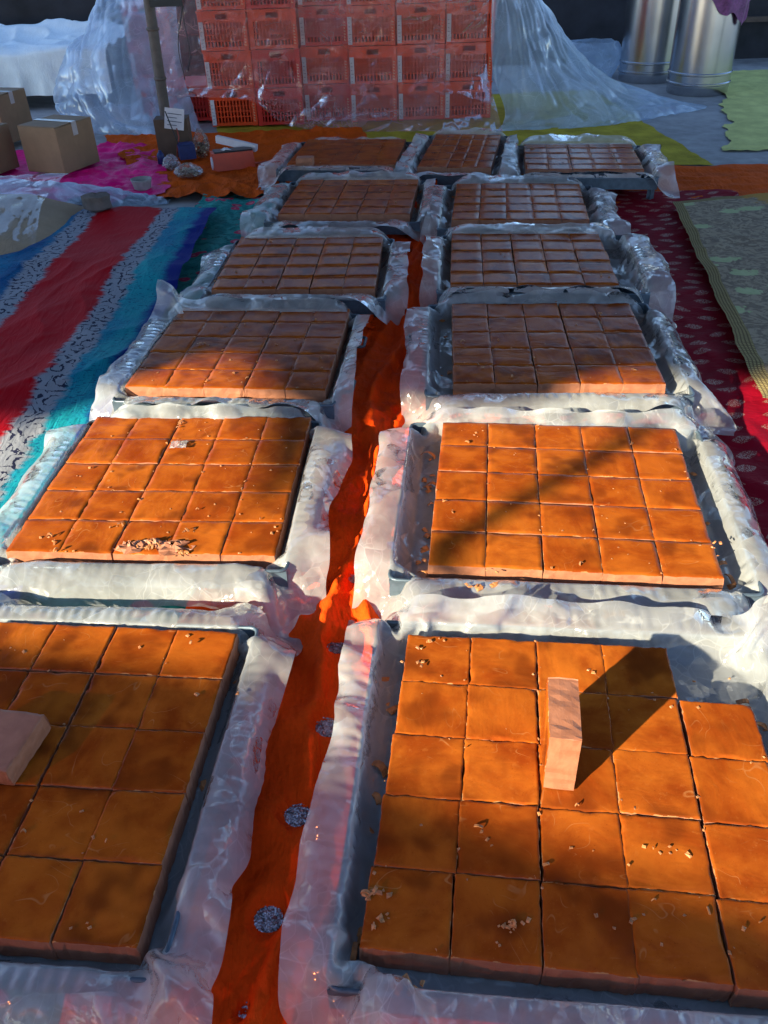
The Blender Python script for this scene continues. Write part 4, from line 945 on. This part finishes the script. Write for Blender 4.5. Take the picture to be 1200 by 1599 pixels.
# ------------------------------------------------------------------ cardboard boxes
def carton(x, y, w_, d_, h_, rz, label):
    r = empty('cardboard_box', (x, y, .045), rz)
    mb = MB(); mb.box(-w_/2, w_/2, -d_/2, d_/2, 0, h_); b = mb.build('box_body', M['card'], r)
    bv = b.modifiers.new('bevel', 'BEVEL'); bv.width = .006; bv.segments = 2
    for s in (-1, 1):
        mb = MB(); y0, y1 = (-d_/2+.002, -.002) if s < 0 else (.002, d_/2-.002)
        V = [(-w_/2+.002, y0, h_+.001), (w_/2-.002, y0, h_+.001), (w_/2-.002, y1, h_+.001+(.004 if s < 0 else .0)), (-w_/2+.002, y1, h_+.001)]
        V += [(a_, b_, c_+.004) for a_, b_, c_ in V]; mb.add(V, [(0,3,2,1),(4,5,6,7),(0,1,5,4),(1,2,6,5),(2,3,7,6),(3,0,4,7)]); mb.build('top_flap', M['card'], r)
    mb = MB(); mb.box(-w_/2-.001, w_/2+.001, -.026, .026, h_+.0092, h_+.0102); mb.box(-w_/2-.0022, -w_/2-.0008, -.026, .026, h_-.08, h_+.010); mb.box(w_/2+.0008, w_/2+.0022, -.026, .026, h_-.08, h_+.010); mb.build('tape', M['tape'], r)
    tag(r, label, 'cardboard box', 'cardboard boxes on the magenta cloth'); return r
carton(-2.30, 6.62, .34, .40, .31, R(-33+10), 'brown cardboard box with glossy taped top in the middle of the magenta cloth')
carton(-3.12, 7.66, .36, .40, .36, R(-16), 'brown cardboard box behind, at the left edge by the cot')
carton(-2.88, 6.55, .36, .36, .30, R(-20), 'brown cardboard box mostly cut off at the left edge')

# low beige bale under clear film
bale = empty('wrapped_bale', (-2.42, 4.9, 0), R(-6)); nx, ny = 60, 50
u, v = np.meshgrid(np.linspace(0, 1, nx), np.linspace(0, 1, ny)); prof_ = np.minimum(1, np.minimum(v/.22, (1-v)/.12))*np.minimum(1, np.minimum(u/.05, (1-u)/.25))
xx = -.9+1.5*u; yy = -.45+1.15*v; zz = .16*np.sqrt(np.clip(prof_, 0, 1))+.01*fbm(xx*6, yy*6, 2)
link('bale_cloth', mesh('bale_cloth', np.stack([xx, yy, np.maximum(zz, .003)], -1).reshape(-1, 3), gridfaces(nx, ny), M['beige'], smooth=True), bale)
tag(bale, 'low beige sacking bale at the left edge behind the saree', 'bale')
q = (-2.3, 5.0)
sheet('plastic_sheet', 'clear film laid over the beige bale at the left edge', [colm((x, 5.72+.03*math.sin(x*9), .05), [(x, 5.60, .235), (x, 5.3, .25), (x+.03, 4.9, .235)], (x+.04, 4.62, .05)) for x in (-3.4, -2.9, -2.5, -2.3, -2.1, -1.92)], 100, 70, M['film'], 61, .012, 4, 2, .3)
sheet('plastic_sheet', 'crumpled strip of milky film along the magenta cloth edge', [colm((-3.3, 5.78, .10), [(-3.3, 5.68, .17)], (-3.3, 5.52, .10)), colm((-2.4, 5.80, .12), [(-2.4, 5.70, .19)], (-2.4, 5.56, .10)), colm((-1.9, 5.80, .06), [(-1.9, 5.70, .14)], (-1.85, 5.52, .07)), colm((-1.55, 5.80, .02), [(-1.55, 5.72, .08)], (-1.5, 5.62, .02)), colm((-1.35, 5.76, .01), [(-1.35, 5.71, .02)], (-1.35, 5.66, .01))], 100, 24, M['sheet_milky'], 67, .018, 9, 2)

# ------------------------------------------------------------------ steel drums
def drum(x, y, r, h, label):
    root = empty('steel_drum', (x, y, 0)); mb = MB()
    P = [(0, .012), (r*.93, .012), (r*.96, .0), (r*.985, .012), (r*.985, .05), (r, .062)]
    for z in (.10, .185):
        P += [(r, z-.014), (r+.010, z-.006), (r+.010, z+.006), (r, z+.014)]
    P += [(r, h*.96), (r+.012, h*.97), (r+.012, h), (r-.005, h), (r-.01, h-.03), (0, h-.03)]
    mb.lathe(P, 72); o = mb.build('drum_shell', M['steel'], root, smooth=True)
    m = o.modifiers.new('split', 'EDGE_SPLIT'); m.split_angle = R(35)
    tag(root, label, 'drum', 'steel drums by the rear wall'); return root
drum(3.20, 8.95, .290, 1.35, 'tall brushed steel drum in front, under a purple net cloth')
drum(2.92, 9.72, .29, 1.35, 'tall brushed steel drum standing behind the front one')
def drape(name, cx, cy, r, z0, drop, label, seed, a0, a1):
    nu, nv = 70, 24; U, Vv = np.meshgrid(np.linspace(a0, a1, nu), np.linspace(0, 1, nv))
    env = .45+.55*np.sin((U-a0)/(a1-a0)*np.pi)
    top = np.minimum(Vv/.3, 1); rr = r*(.55+.45*top)+.025+.03*ridge(U*2.5, Vv*1.5, seed)**2*np.clip(Vv-.2, 0, 1)*1.5
    z = z0+.012-np.clip(Vv-.3, 0, 1)/.7*drop*env*(1+.25*perlin(U*2, 0*U, seed))
    V = np.stack([cx+rr*np.cos(U), cy+rr*np.sin(U), z], -1); c = np.array([cx, cy, z0])
    o = link(name, mesh(name, (V-c).reshape(-1, 3), gridfaces(nu, nv), M['purple'], smooth=True), None, tuple(c)); tag(o, label, 'cloth')
drape('net_cloth', 3.20, 8.95, .290, 1.35, .74, 'purple sequinned net cloth draped over the front steel drum', 2, R(-140), R(20))
drape('net_cloth', 2.92, 9.72, .29, 1.35, .62, 'dark purple cloth hanging over the rear steel drum', 5, R(-190), R(-100))
# dark rack against the wall behind the drums
rk = empty('wooden_rack', (4.35, 10.45, 0))
for x in (-.35, .6):
    mb = MB(); mb.box(x-.03, x+.03, -.03, .03, 0, 1.5); mb.build('upright', M['wood'], rk)
for z in (.42, .9, 1.35):
    mb = MB(); mb.box(-.319, .569, -.025, .025, z, z+.05); mb.build('rail', M['wood'], rk)
mb = MB(); mb.box(-.319, .569, .08, .10, .05, 1.45); mb.build('back_board', M['shade_black'], rk)
tag(rk, 'dark wooden rack against the wall at the right edge', 'rack')
